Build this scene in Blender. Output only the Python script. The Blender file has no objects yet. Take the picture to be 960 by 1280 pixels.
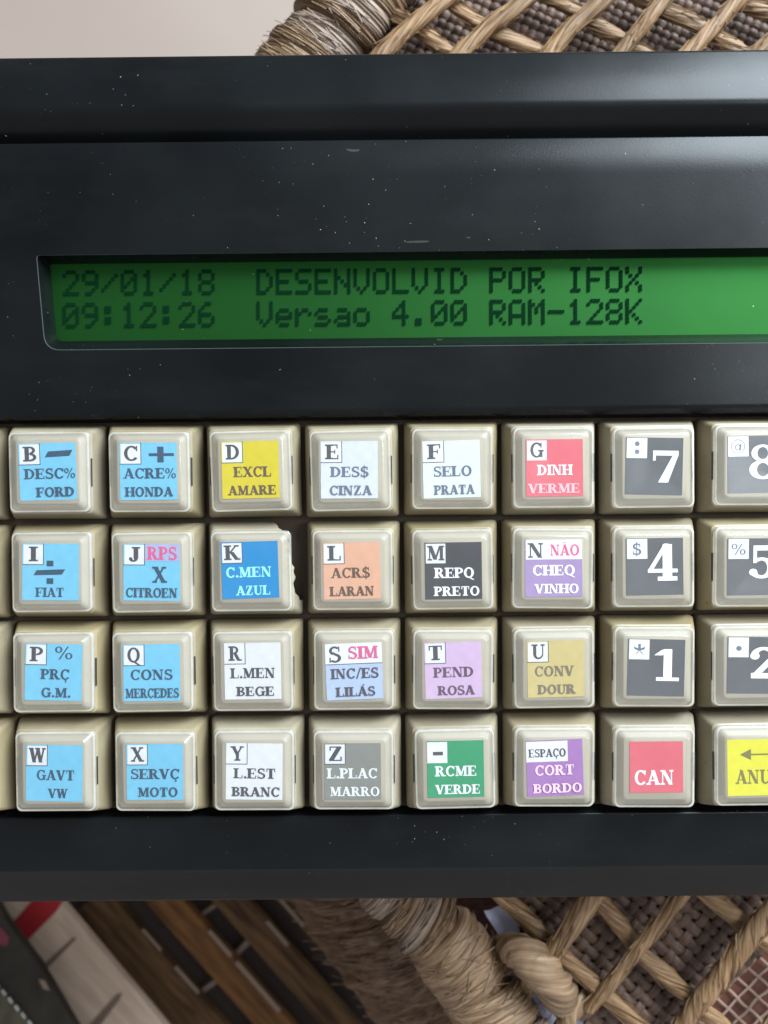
import bpy, bmesh, math, random
from mathutils import Vector, Matrix, Euler, noise

random.seed(7)
MM = 0.001
scene = bpy.context.scene
COL = scene.collection

# ------------------------------------------------------------------ camera
F_PX, PW, PH = 990.0, 960.0, 1280.0
CAM_MM = Vector((63.60, -4.46, 154.55))
CAM_ROT = Euler((-0.0246, 0.0020, -0.0098), 'XYZ')
cam_d = bpy.data.cameras.new('camera')
cam_d.sensor_fit = 'VERTICAL'
cam_d.sensor_height = 36.0
cam_d.lens = F_PX / PH * 36.0
cam_d.clip_start = 0.005
cam_d.clip_end = 20.0
cam_d.dof.use_dof = True
cam_d.dof.focus_distance = 0.1525
cam_d.dof.aperture_fstop = cam_d.lens / 2.0
cam = bpy.data.objects.new('camera', cam_d)
COL.objects.link(cam)
cam.location = CAM_MM * MM
cam.rotation_euler = CAM_ROT
scene.camera = cam

# ------------------------------------------------------------------ light
world = bpy.data.worlds.new('World')
scene.world = world
world.use_nodes = True
bg = world.node_tree.nodes['Background']
bg.inputs[0].default_value = (0.95, 0.965, 1.0, 1)
bg.inputs[1].default_value = 0.70
# the room round the table: a little brighter to the right and towards the viewer
_wt = world.node_tree
_co = _wt.nodes.new('ShaderNodeTexCoord'); _dp = _wt.nodes.new('ShaderNodeVectorMath'); _dp.operation = 'DOT_PRODUCT'
_dp.inputs[1].default_value = (0.40, -0.45, 0.0)
_ad = _wt.nodes.new('ShaderNodeMath'); _ad.operation = 'MULTIPLY_ADD'; _ad.inputs[1].default_value = 0.70; _ad.inputs[2].default_value = 0.70
_wt.links.new(_co.outputs['Generated'], _dp.inputs[0]); _wt.links.new(_dp.outputs['Value'], _ad.inputs[0]); _wt.links.new(_ad.outputs[0], bg.inputs[1])

def window_light(name, loc, target, sx, sy, power, color):
    l = bpy.data.lights.new(name, 'AREA')
    l.shape = 'RECTANGLE'
    l.size, l.size_y = sx, sy
    l.energy = power
    l.color = color
    o = bpy.data.objects.new(name, l)
    COL.objects.link(o)
    o.location = loc
    d = Vector(target) - Vector(loc)
    o.rotation_euler = d.to_track_quat('-Z', 'Y').to_euler()
    return o
window_light('window_light', (0.50, 0.52, 0.43), (0.07, 0.0, 0.0), 0.40, 0.44, 26.0, (0.80, 0.91, 1.0))
window_light('side_window_light', (0.425, 0.085, 0.46), (0.07, 0.0, 0.0), 0.16, 0.16, 1.35, (0.86, 0.94, 1.0))

scene.view_settings.view_transform = 'Standard'
scene.view_settings.look = 'None'
scene.view_settings.exposure = 0.0
scene.view_settings.gamma = 1.0
scene.cycles.max_bounces = 10
scene.cycles.transparent_max_bounces = 12

# ------------------------------------------------------------------ helpers
CAM_M = CAM_ROT.to_matrix()
def P(px, py, z=0.0):
    """photo pixel -> point (mm) at the height z (mm)"""
    d = CAM_M @ Vector(((px - PW / 2) / F_PX, -(py - PH / 2) / F_PX, -1.0))
    t = (z - CAM_MM.z) / d.z
    return CAM_MM + d * t
def py_y(py, z, px=480):
    return P(px, py, z).y

def obj(name, bm, mats, parent=None, sharp=35, smooth=True):
    me = bpy.data.meshes.new(name)
    bm.normal_update()
    bm.to_mesh(me)
    bm.free()
    me.transform(Matrix.Scale(MM, 4))
    if not isinstance(mats, (list, tuple)):
        mats = [mats]
    for m in mats:
        me.materials.append(m)
    if smooth:
        for p in me.polygons:
            p.use_smooth = True
        me.set_sharp_from_angle(angle=math.radians(sharp))
    o = bpy.data.objects.new(name, me)
    COL.objects.link(o)
    if parent:
        o.parent = parent
        o.matrix_parent_inverse = Matrix()
    return o
def empty(name, loc=(0, 0, 0)):
    o = bpy.data.objects.new(name, None)
    o.empty_display_size = 0.01
    COL.objects.link(o)
    o.location = Vector(loc) * MM
    return o
def tag(o, label=None, cat=None, group=None, kind=None):
    if label: o['label'] = label
    if cat: o['category'] = cat
    if group: o['group'] = group
    if kind: o['kind'] = kind
    return o

def ring_rr(w, h, r, n=5, cx=0, cy=0):
    """rounded rectangle ring, counter-clockwise"""
    pts = []
    for k, (sx, sy) in enumerate(((1, 1), (-1, 1), (-1, -1), (1, -1))):
        for i in range(n + 1):
            a = math.radians(90 * k + 90 * i / n)
            pts.append((cx + sx * (w / 2 - r) + r * math.cos(a), cy + sy * (h / 2 - r) + r * math.sin(a)))
    return pts
def loft(bm, rings, mat=0, cap_top=True, cap_bot=False):
    vr = [[bm.verts.new(p) for p in ring] for ring in rings]
    for a, b in zip(vr, vr[1:]):
        n = len(a)
        for i in range(n):
            f = bm.faces.new((a[i], a[(i + 1) % n], b[(i + 1) % n], b[i]))
            f.material_index = mat
    if cap_top:
        f = bm.faces.new(vr[-1]); f.material_index = mat
    if cap_bot:
        f = bm.faces.new(list(reversed(vr[0]))); f.material_index = mat
    return vr
def box(bm, x0, x1, y0, y1, z0, z1, mat=0):
    loft(bm, [[(x0, y0, z0), (x1, y0, z0), (x1, y1, z0), (x0, y1, z0)],
              [(x0, y0, z1), (x1, y0, z1), (x1, y1, z1), (x0, y1, z1)]], mat, True, True)
def poly(bm, pts, z, mat=0):
    """flat polygon facing up"""
    area = sum(a[0] * b[1] - b[0] * a[1] for a, b in zip(pts, pts[1:] + pts[:1]))
    if area < 0:
        pts = pts[::-1]
    f = bm.faces.new([bm.verts.new((p[0], p[1], z)) for p in pts])
    f.material_index = mat
    return f

def catmull(pts, n):
    pts = [Vector(p) for p in pts]
    ext = [pts[0] * 2 - pts[1]] + pts + [pts[-1] * 2 - pts[-2]]
    out = []
    for i in range(1, len(ext) - 2):
        p0, p1, p2, p3 = ext[i - 1:i + 3]
        for k in range(n):
            t = k / n
            out.append(0.5 * ((2 * p1) + (p2 - p0) * t + (2 * p0 - 5 * p1 + 4 * p2 - p3) * t * t + (3 * p1 - p0 - 3 * p2 + p3) * t ** 3))
    out.append(pts[-1])
    return out

# ------------------------------------------------------------------ materials
def new_mat(name):
    m = bpy.data.materials.new(name)
    m.use_nodes = True
    nt = m.node_tree
    return m, nt, nt.nodes['Principled BSDF']
def N(nt, kind, **kw):
    n = nt.nodes.new(kind)
    for k, v in kw.items():
        if k in n.inputs.keys():
            n.inputs[k].default_value = v
        else:
            setattr(n, k, v)
    return n
def ramp(nt, stops):
    r = nt.nodes.new('ShaderNodeValToRGB')
    el = r.color_ramp.elements
    while len(el) < len(stops):
        el.new(0.5)
    for e, (p, c) in zip(el, stops):
        e.position = p
        e.color = c if len(c) == 4 else (*c, 1)
    return r
def flat(name, col, rough=0.6, spec=0.3):
    m, nt, b = new_mat(name)
    b.inputs['Base Color'].default_value = (*col, 1)
    b.inputs['Roughness'].default_value = rough
    b.inputs['Specular IOR Level'].default_value = spec
    return m

def plastic_black():
    m, nt, b = new_mat('black_plastic')
    L = nt.links.new
    tc = N(nt, 'ShaderNodeTexCoord')
    # soft uneven tone
    n1 = N(nt, 'ShaderNodeTexNoise', Scale=28.0, Detail=4.0)
    L(tc.outputs['Object'], n1.inputs['Vector'])
    r1 = ramp(nt, [(0.3, (0.0018, 0.0023, 0.0028)), (0.7, (0.0052, 0.0062, 0.0067))])
    L(n1.outputs['Fac'], r1.inputs['Fac'])
    # dust specks, of uneven outline
    nw = N(nt, 'ShaderNodeTexNoise', Scale=2600.0, Detail=1.0); L(tc.outputs['Object'], nw.inputs['Vector'])
    wsc = N(nt, 'ShaderNodeVectorMath', operation='SCALE'); wsc.inputs['Scale'].default_value = 0.00045; L(nw.outputs['Color'], wsc.inputs[0])
    wv = N(nt, 'ShaderNodeVectorMath', operation='ADD'); L(tc.outputs['Object'], wv.inputs[0]); L(wsc.outputs[0], wv.inputs[1])
    def specks(scale, rad, thin):
        v = N(nt, 'ShaderNodeTexVoronoi', Scale=scale)
        v.feature = 'F1'
        L(wv.outputs[0], v.inputs['Vector'])
        c = N(nt, 'ShaderNodeMath', operation='LESS_THAN'); c.inputs[1].default_value = rad
        L(v.outputs['Distance'], c.inputs[0])
        sp = N(nt, 'ShaderNodeSeparateColor')
        L(v.outputs['Color'], sp.inputs[0])
        k = N(nt, 'ShaderNodeMath', operation='GREATER_THAN'); k.inputs[1].default_value = thin
        L(sp.outputs[0], k.inputs[0])
        mu = N(nt, 'ShaderNodeMath', operation='MULTIPLY')
        L(c.outputs[0], mu.inputs[0]); L(k.outputs[0], mu.inputs[1])
        mv = N(nt, 'ShaderNodeMath', operation='MULTIPLY')
        L(mu.outputs[0], mv.inputs[0]); L(sp.outputs[1], mv.inputs[1])
        return mv.outputs[0]
    s1 = specks(640, 0.062, 0.12)
    s2 = specks(230, 0.030, 0.45)
    # dust lies in drifts: a broad noise thins the fine specks out
    nd = N(nt, 'ShaderNodeTexNoise', Scale=34.0, Detail=3.0); L(tc.outputs['Object'], nd.inputs['Vector'])
    rd = N(nt, 'ShaderNodeMapRange'); rd.inputs[1].default_value = 0.46; rd.inputs[2].default_value = 0.66; L(nd.outputs['Fac'], rd.inputs[0])
    sd = N(nt, 'ShaderNodeMath', operation='MULTIPLY'); L(s1, sd.inputs[0]); L(rd.outputs[0], sd.inputs[1])
    ad = N(nt, 'ShaderNodeMath', operation='ADD'); L(sd.outputs[0], ad.inputs[0]); L(s2, ad.inputs[1])
    # thin dusty film and wiped smears
    mf = N(nt, 'ShaderNodeMapping'); mf.inputs['Rotation'].default_value = (0, 0, -0.5); mf.inputs['Scale'].default_value = (26, 90, 26); L(tc.outputs['Object'], mf.inputs[0])
    nf = N(nt, 'ShaderNodeTexNoise', Scale=1.0, Detail=5.0); nf.inputs['Roughness'].default_value = 0.65; L(mf.outputs[0], nf.inputs['Vector'])
    rf = N(nt, 'ShaderNodeMapRange'); rf.inputs[1].default_value = 0.52; rf.inputs[2].default_value = 0.80; rf.inputs[4].default_value = 0.010; L(nf.outputs['Fac'], rf.inputs[0])
    ad0 = N(nt, 'ShaderNodeMath', operation='ADD'); L(ad.outputs[0], ad0.inputs[0]); L(rf.outputs[0], ad0.inputs[1])
    ad = ad0
    # fine hair scratches: thin bands of a stretched noise, broken up by another one
    mp = N(nt, 'ShaderNodeMapping'); mp.inputs['Rotation'].default_value = (0, 0, 0.8); mp.inputs['Scale'].default_value = (60, 420, 60)
    L(tc.outputs['Object'], mp.inputs[0])
    n2 = N(nt, 'ShaderNodeTexNoise', Scale=1.0, Detail=1.0); L(mp.outputs[0], n2.inputs['Vector'])
    n3 = N(nt, 'ShaderNodeTexNoise', Scale=55.0, Detail=2.0); L(tc.outputs['Object'], n3.inputs['Vector'])
    a = N(nt, 'ShaderNodeMath', operation='GREATER_THAN'); a.inputs[1].default_value = 0.735; L(n2.outputs['Fac'], a.inputs[0])
    c = N(nt, 'ShaderNodeMath', operation='GREATER_THAN'); c.inputs[1].default_value = 0.57; L(n3.outputs['Fac'], c.inputs[0])
    sc = N(nt, 'ShaderNodeMath', operation='MULTIPLY'); L(a.outputs[0], sc.inputs[0]); L(c.outputs[0], sc.inputs[1])
    sc2 = N(nt, 'ShaderNodeMath', operation='MULTIPLY'); L(sc.outputs[0], sc2.inputs[0]); sc2.inputs[1].default_value = 0.10
    ad2 = N(nt, 'ShaderNodeMath', operation='ADD'); L(ad.outputs[0], ad2.inputs[0]); L(sc2.outputs[0], ad2.inputs[1])
    mx = N(nt, 'ShaderNodeMix', data_type='RGBA'); mx.inputs[7].default_value = (0.24, 0.24, 0.23, 1)
    L(ad2.outputs[0], mx.inputs[0]); L(r1.outputs[0], mx.inputs[6])
    L(mx.outputs[2], b.inputs['Base Color'])
    # roughness, wiped patches
    n4 = N(nt, 'ShaderNodeTexNoise', Scale=45.0, Detail=5.0); L(tc.outputs['Object'], n4.inputs['Vector'])
    rr = N(nt, 'ShaderNodeMapRange'); rr.inputs[1].default_value = 0.3; rr.inputs[2].default_value = 0.7; rr.inputs[3].default_value = 0.25; rr.inputs[4].default_value = 0.34
    L(n4.outputs['Fac'], rr.inputs[0]); L(rr.outputs[0], b.inputs['Roughness'])
    n5 = N(nt, 'ShaderNodeTexNoise', Scale=2600.0, Detail=2.0); L(tc.outputs['Object'], n5.inputs['Vector'])
    bp = N(nt, 'ShaderNodeBump', Strength=0.05, Distance=0.0002)
    L(n5.outputs['Fac'], bp.inputs['Height']); L(bp.outputs[0], b.inputs['Normal'])
    b.inputs['Specular IOR Level'].default_value = 0.125
    return m

def plastic_beige():
    m, nt, b = new_mat('beige_plastic')
    L = nt.links.new
    tc = N(nt, 'ShaderNodeTexCoord'); oi = N(nt, 'ShaderNodeObjectInfo')
    n1 = N(nt, 'ShaderNodeTexNoise', Scale=110.0, Detail=5.0, noise_dimensions='4D')
    L(tc.outputs['Object'], n1.inputs['Vector'])
    mw = N(nt, 'ShaderNodeMath', operation='MULTIPLY'); mw.inputs[1].default_value = 40.0
    L(oi.outputs['Random'], mw.inputs[0]); L(mw.outputs[0], n1.inputs['W'])
    r1 = ramp(nt, [(0.3, (0.175, 0.143, 0.085)), (0.72, (0.240, 0.203, 0.130))])
    L(n1.outputs['Fac'], r1.inputs['Fac'])
    # grime: small dark flecks
    n2 = N(nt, 'ShaderNodeTexNoise', Scale=520.0, Detail=3.0, noise_dimensions='4D')
    L(tc.outputs['Object'], n2.inputs['Vector']); L(mw.outputs[0], n2.inputs['W'])
    r2 = ramp(nt, [(0.70, (0, 0, 0)), (0.76, (0.7, 0.7, 0.7))]); L(n2.outputs['Fac'], r2.inputs['Fac'])
    mx = N(nt, 'ShaderNodeMix', data_type='RGBA'); mx.inputs[7].default_value = (0.10, 0.075, 0.045, 1)
    L(r2.outputs[0], mx.inputs[0]); L(r1.outputs[0], mx.inputs[6])
    # uneven dark brown towards the foot of the skirt
    sx = N(nt, 'ShaderNodeSeparateXYZ'); L(tc.outputs['Object'], sx.inputs[0])
    n3 = N(nt, 'ShaderNodeTexNoise', Scale=330.0, Detail=4.0, noise_dimensions='4D'); L(tc.outputs['Object'], n3.inputs['Vector']); L(mw.outputs[0], n3.inputs['W'])
    mr = N(nt, 'ShaderNodeMapRange'); mr.inputs[1].default_value = 0.0011; mr.inputs[2].default_value = -0.0004; L(sx.outputs[2], mr.inputs[0])
    mm = N(nt, 'ShaderNodeMath', operation='MULTIPLY'); L(mr.outputs[0], mm.inputs[0]); L(n3.outputs['Fac'], mm.inputs[1])
    mx2 = N(nt, 'ShaderNodeMix', data_type='RGBA'); mx2.inputs[7].default_value = (0.12, 0.09, 0.055, 1)
    L(mm.outputs[0], mx2.inputs[0]); L(mx.outputs[2], mx2.inputs[6])
    # every key has yellowed a little differently
    hs = N(nt, 'ShaderNodeHueSaturation'); L(mx2.outputs[2], hs.inputs['Color'])
    mv = N(nt, 'ShaderNodeMapRange'); mv.inputs[3].default_value = 0.88; mv.inputs[4].default_value = 1.12; L(oi.outputs['Random'], mv.inputs[0]); L(mv.outputs[0], hs.inputs['Value'])
    fr = N(nt, 'ShaderNodeMath', operation='FRACT'); m7 = N(nt, 'ShaderNodeMath', operation='MULTIPLY'); m7.inputs[1].default_value = 7.31
    L(oi.outputs['Random'], m7.inputs[0]); L(m7.outputs[0], fr.inputs[0])
    ms = N(nt, 'ShaderNodeMapRange'); ms.inputs[3].default_value = 0.75; ms.inputs[4].default_value = 1.15; L(fr.outputs[0], ms.inputs[0]); L(ms.outputs[0], hs.inputs['Saturation'])
    L(hs.outputs[0], b.inputs['Base Color'])
    b.inputs['Roughness'].default_value = 0.42
    b.inputs['Specular IOR Level'].default_value = 0.4
    n5 = N(nt, 'ShaderNodeTexNoise', Scale=1500.0, Detail=2.0); L(tc.outputs['Object'], n5.inputs['Vector'])
    bp = N(nt, 'ShaderNodeBump', Strength=0.10, Distance=0.0002)
    L(n5.outputs['Fac'], bp.inputs['Height']); L(bp.outputs[0], b.inputs['Normal'])
    return m

def clear_plastic(name, milk, col, rough, gloss=1.0):
    """thin clear plastic: see-through, with a sheen and some milky scatter"""
    m, nt, b = new_mat(name)
    L = nt.links.new
    out = nt.nodes['Material Output']
    nt.nodes.remove(b)
    tc = N(nt, 'ShaderNodeTexCoord')
    nz = N(nt, 'ShaderNodeTexNoise', Scale=260.0, Detail=5.0); L(tc.outputs['Object'], nz.inputs['Vector'])
    mr = N(nt, 'ShaderNodeMapRange'); mr.inputs[1].default_value = 0.3; mr.inputs[2].default_value = 0.75
    mr.inputs[3].default_value = milk * 0.75; mr.inputs[4].default_value = min(1, milk * 1.35); L(nz.outputs['Fac'], mr.inputs[0])
    tr = N(nt, 'ShaderNodeBsdfTransparent'); tr.inputs[0].default_value = (0.99, 0.99, 0.985, 1)
    df = N(nt, 'ShaderNodeBsdfDiffuse'); df.inputs[0].default_value = (*col, 1)
    tl = N(nt, 'ShaderNodeBsdfTranslucent'); tl.inputs[0].default_value = (*col, 1)
    md = N(nt, 'ShaderNodeMixShader'); md.inputs[0].default_value = 0.5; L(df.outputs[0], md.inputs[1]); L(tl.outputs[0], md.inputs[2])
    m1 = N(nt, 'ShaderNodeMixShader'); L(mr.outputs[0], m1.inputs[0]); L(tr.outputs[0], m1.inputs[1]); L(md.outputs[0], m1.inputs[2])
    gl = N(nt, 'ShaderNodeBsdfGlossy'); gl.inputs['Roughness'].default_value = rough
    fr = N(nt, 'ShaderNodeFresnel')
    ge = N(nt, 'ShaderNodeNewGeometry')      # a thin sheet reflects alike from both sides
    io = N(nt, 'ShaderNodeMapRange'); io.inputs[3].default_value = 1.5; io.inputs[4].default_value = 1 / 1.5
    L(ge.outputs['Backfacing'], io.inputs[0]); L(io.outputs[0], fr.inputs[0])
    mg = N(nt, 'ShaderNodeMath', operation='MULTIPLY'); mg.inputs[1].default_value = gloss; L(fr.outputs[0], mg.inputs[0])
    m2 = N(nt, 'ShaderNodeMixShader'); L(mg.outputs[0], m2.inputs[0]); L(m1.outputs[0], m2.inputs[1]); L(gl.outputs[0], m2.inputs[2])
    L(m2.outputs[0], out.inputs['Surface'])
    return m

def fibre(name, dark, mid, light, su=26.0, sv=1.6, bump=0.6):
    """straw / seagrass: streaks that run along the UV v direction"""
    m, nt, b = new_mat(name)
    L = nt.links.new
    uv = N(nt, 'ShaderNodeUVMap')
    oi = N(nt, 'ShaderNodeObjectInfo')
    mp = N(nt, 'ShaderNodeMapping'); mp.inputs['Scale'].default_value = (su, sv, 1)
    L(uv.outputs[0], mp.inputs[0])
    mw = N(nt, 'ShaderNodeMath', operation='MULTIPLY'); mw.inputs[1].default_value = 60.0; L(oi.outputs['Random'], mw.inputs[0])
    n1 = N(nt, 'ShaderNodeTexNoise', Scale=1.0, Detail=4.0, noise_dimensions='4D'); L(mp.outputs[0], n1.inputs['Vector']); L(mw.outputs[0], n1.inputs['W'])
    r1 = ramp(nt, [(0.28, dark), (0.5, mid), (0.74, light)])
    L(n1.outputs['Fac'], r1.inputs['Fac'])
    tc = N(nt, 'ShaderNodeTexCoord')
    n2 = N(nt, 'ShaderNodeTexNoise', Scale=70.0, Detail=3.0); L(tc.outputs['Object'], n2.inputs['Vector'])
    mr = N(nt, 'ShaderNodeMapRange'); mr.inputs[1].default_value = 0.3; mr.inputs[2].default_value = 0.7; mr.inputs[3].default_value = 0.72; mr.inputs[4].default_value = 1.15
    L(n2.outputs['Fac'], mr.inputs[0])
    hs = N(nt, 'ShaderNodeHueSaturation'); L(mr.outputs[0], hs.inputs['Value']); L(r1.outputs[0], hs.inputs['Color'])
    L(hs.outputs[0], b.inputs['Base Color'])
    b.inputs['Roughness'].default_value = 0.55
    b.inputs['Specular IOR Level'].default_value = 0.35
    bp = N(nt, 'ShaderNodeBump', Strength=bump, Distance=0.0005)
    L(n1.outputs['Fac'], bp.inputs['Height']); L(bp.outputs[0], b.inputs['Normal'])
    return m

def wood(name, dark, light, scale=(14, 90, 14), rot=0.0, rough=0.6):
    m, nt, b = new_mat(name)
    L = nt.links.new
    tc = N(nt, 'ShaderNodeTexCoord')
    mp = N(nt, 'ShaderNodeMapping'); mp.inputs['Rotation'].default_value = (0, 0, rot); mp.inputs['Scale'].default_value = scale
    mp.inputs['Rotation'].default_value = (0, 0, 0)
    m0 = N(nt, 'ShaderNodeMapping'); m0.inputs['Rotation'].default_value = (0, 0, rot)
    L(tc.outputs['Object'], m0.inputs[0]); L(m0.outputs[0], mp.inputs[0])
    n1 = N(nt, 'ShaderNodeTexNoise', Scale=1.0, Detail=6.0); n1.inputs['Distortion'].default_value = 0.6
    L(mp.outputs[0], n1.inputs['Vector'])
    r1 = ramp(nt, [(0.3, dark), (0.7, light)]); L(n1.outputs['Fac'], r1.inputs['Fac'])
    L(r1.outputs[0], b.inputs['Base Color'])
    b.inputs['Roughness'].default_value = rough
    b.inputs['Specular IOR Level'].default_value = 0.12
    return m

def lcd_mat():
    m, nt, b = new_mat('lcd_green')
    L = nt.links.new
    tc = N(nt, 'ShaderNodeTexCoord')
    n1 = N(nt, 'ShaderNodeTexNoise', Scale=30.0, Detail=3.0); L(tc.outputs['Object'], n1.inputs['Vector'])
    r1 = ramp(nt, [(0.3, (0.0068, 0.052, 0.0084)), (0.7, (0.0090, 0.062, 0.0100))]); L(n1.outputs['Fac'], r1.inputs['Fac'])
    vo = N(nt, 'ShaderNodeTexVoronoi', Scale=300.0); L(tc.outputs['Object'], vo.inputs['Vector'])
    lt = N(nt, 'ShaderNodeMath', operation='LESS_THAN'); lt.inputs[1].default_value = 0.035; L(vo.outputs['Distance'], lt.inputs[0])
    mxd = N(nt, 'ShaderNodeMix', data_type='RGBA'); mxd.inputs[7].default_value = (0.30, 0.42, 0.30, 1)
    hf = N(nt, 'ShaderNodeMath', operation='MULTIPLY'); hf.inputs[1].default_value = 0.5; L(lt.outputs[0], hf.inputs[0])
    L(hf.outputs[0], mxd.inputs[0]); L(r1.outputs[0], mxd.inputs[6])
    L(mxd.outputs[2], b.inputs['Base Color'])
    b.inputs['Metallic'].default_value = 0.88          # the reflector behind the liquid crystal
    b.inputs['Roughness'].default_value = 0.50
    b.inputs['Emission Color'].default_value = (0.020, 0.20, 0.03, 1)   # the backlight
    b.inputs['Emission Strength'].default_value = 0.03
    n5 = N(nt, 'ShaderNodeTexNoise', Scale=2200.0, Detail=1.0); L(tc.outputs['Object'], n5.inputs['Vector'])
    bp = N(nt, 'ShaderNodeBump', Strength=0.02, Distance=0.0002)
    L(n5.outputs['Fac'], bp.inputs['Height']); L(bp.outputs[0], b.inputs['Normal'])
    return m

M = {}
M['black'] = plastic_black()
M['beige'] = plastic_beige()
M['platform'] = flat('pale_platform', (0.245, 0.218, 0.165), 0.5)  # paler than the key beige, painting in haze scattered by the clear cover
M['slot'] = flat('slot_dark', (0.03, 0.024, 0.016), 0.7)
M['cover_top'] = clear_plastic('clear_cover_top', 0.03, (0.85, 0.84, 0.82), 0.30)
M['cover_side'] = clear_plastic('clear_cover_side', 0.13, (0.74, 0.715, 0.66), 0.15, 1.4)
M['cover_edge'] = clear_plastic('clear_cover_edge', 0.42, (0.88, 0.86, 0.79), 0.13, 2.2)  # extra milky white paints the bright light-guiding rims
M['worn'] = flat('worn_plastic_edge', (0.045, 0.05, 0.052), 0.45, 0.3)
M['well'] = flat('brown_well', (0.075, 0.058, 0.038), 0.8)  # dust brown that also paints in light bounced between the beige keys
M['lcd'] = lcd_mat()
M['lcd_dot'] = flat('lcd_segment', (0.002, 0.014, 0.006), 0.8, 0.0)
M['rope'] = fibre('seagrass_rope', (0.058, 0.027, 0.011), (0.180, 0.102, 0.047), (0.33, 0.215, 0.112))
M['wrap'] = fibre('seagrass_wrap', (0.070, 0.038, 0.019), (0.18, 0.112, 0.062), (0.32, 0.220, 0.132), 22, 1.0)
M['wrap_grey'] = fibre('seagrass_wrap_pale', (0.13, 0.088, 0.062), (0.215, 0.155, 0.115), (0.29, 0.22, 0.168), 14, 0.8, 0.35)
M['apron'] = fibre('brown_fibre', (0.030, 0.013, 0.006), (0.105, 0.054, 0.025), (0.24, 0.145, 0.080), 60, 2.5, 1.0)
M['weave'] = fibre('grey_weave', (0.044, 0.021, 0.013), (0.078, 0.043, 0.028), (0.132, 0.080, 0.054), 6, 3.0, 0.5)
M['weave_gap'] = flat('weave_gap', (0.032, 0.02, 0.015), 0.8)
M['red_cane'] = fibre('red_brown_cane', (0.055, 0.018, 0.012), (0.10, 0.035, 0.02), (0.17, 0.065, 0.038), 8, 8, 0.3)
M['cane_line'] = fibre('pale_cane_line', (0.20, 0.12, 0.09), (0.30, 0.20, 0.155), (0.40, 0.29, 0.23), 4, 2, 0.3)

# ------------------------------------------------------------------ lettering (own serif capitals, cap height 1)
TH, TN, SH = 0.255, 0.125, 0.11
def rect(x0, y0, x1, y1): return [(x0, y0), (x1, y0), (x1, y1), (x0, y1)]
def dia(x0, y0, x1, y1, w): return [(x0 - w / 2, y0), (x0 + w / 2, y0), (x1 + w / 2, y1), (x1 - w / 2, y1)]
def arc(cx, cy, rx, ry, tx, ty, a0, a1, n=14):
    out = []
    for i in range(n):
        q = []
        for a, rX, rY in ((a0 + (a1 - a0) * i / n, rx, ry), (a0 + (a1 - a0) * (i + 1) / n, rx, ry),
                          (a0 + (a1 - a0) * (i + 1) / n, rx - tx, ry - ty), (a0 + (a1 - a0) * i / n, rx - tx, ry - ty)):
            r_ = math.radians(a)
            q.append((cx + rX * math.cos(r_), cy + rY * math.sin(r_)))
        out.append(q)
    return out
def sf(x, y, w): return rect(x - w / 2, y, x + w / 2, y + SH)         # serif centred on x
def stem(x, y0=0, y1=1, w=TH, bot=True, top=True):
    r = [rect(x - w / 2, y0, x + w / 2, y1)]
    if bot: r.append(sf(x, y0, w + 0.2))
    if top: r.append(sf(x, y1 - SH, w + 0.2))
    return r
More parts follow.
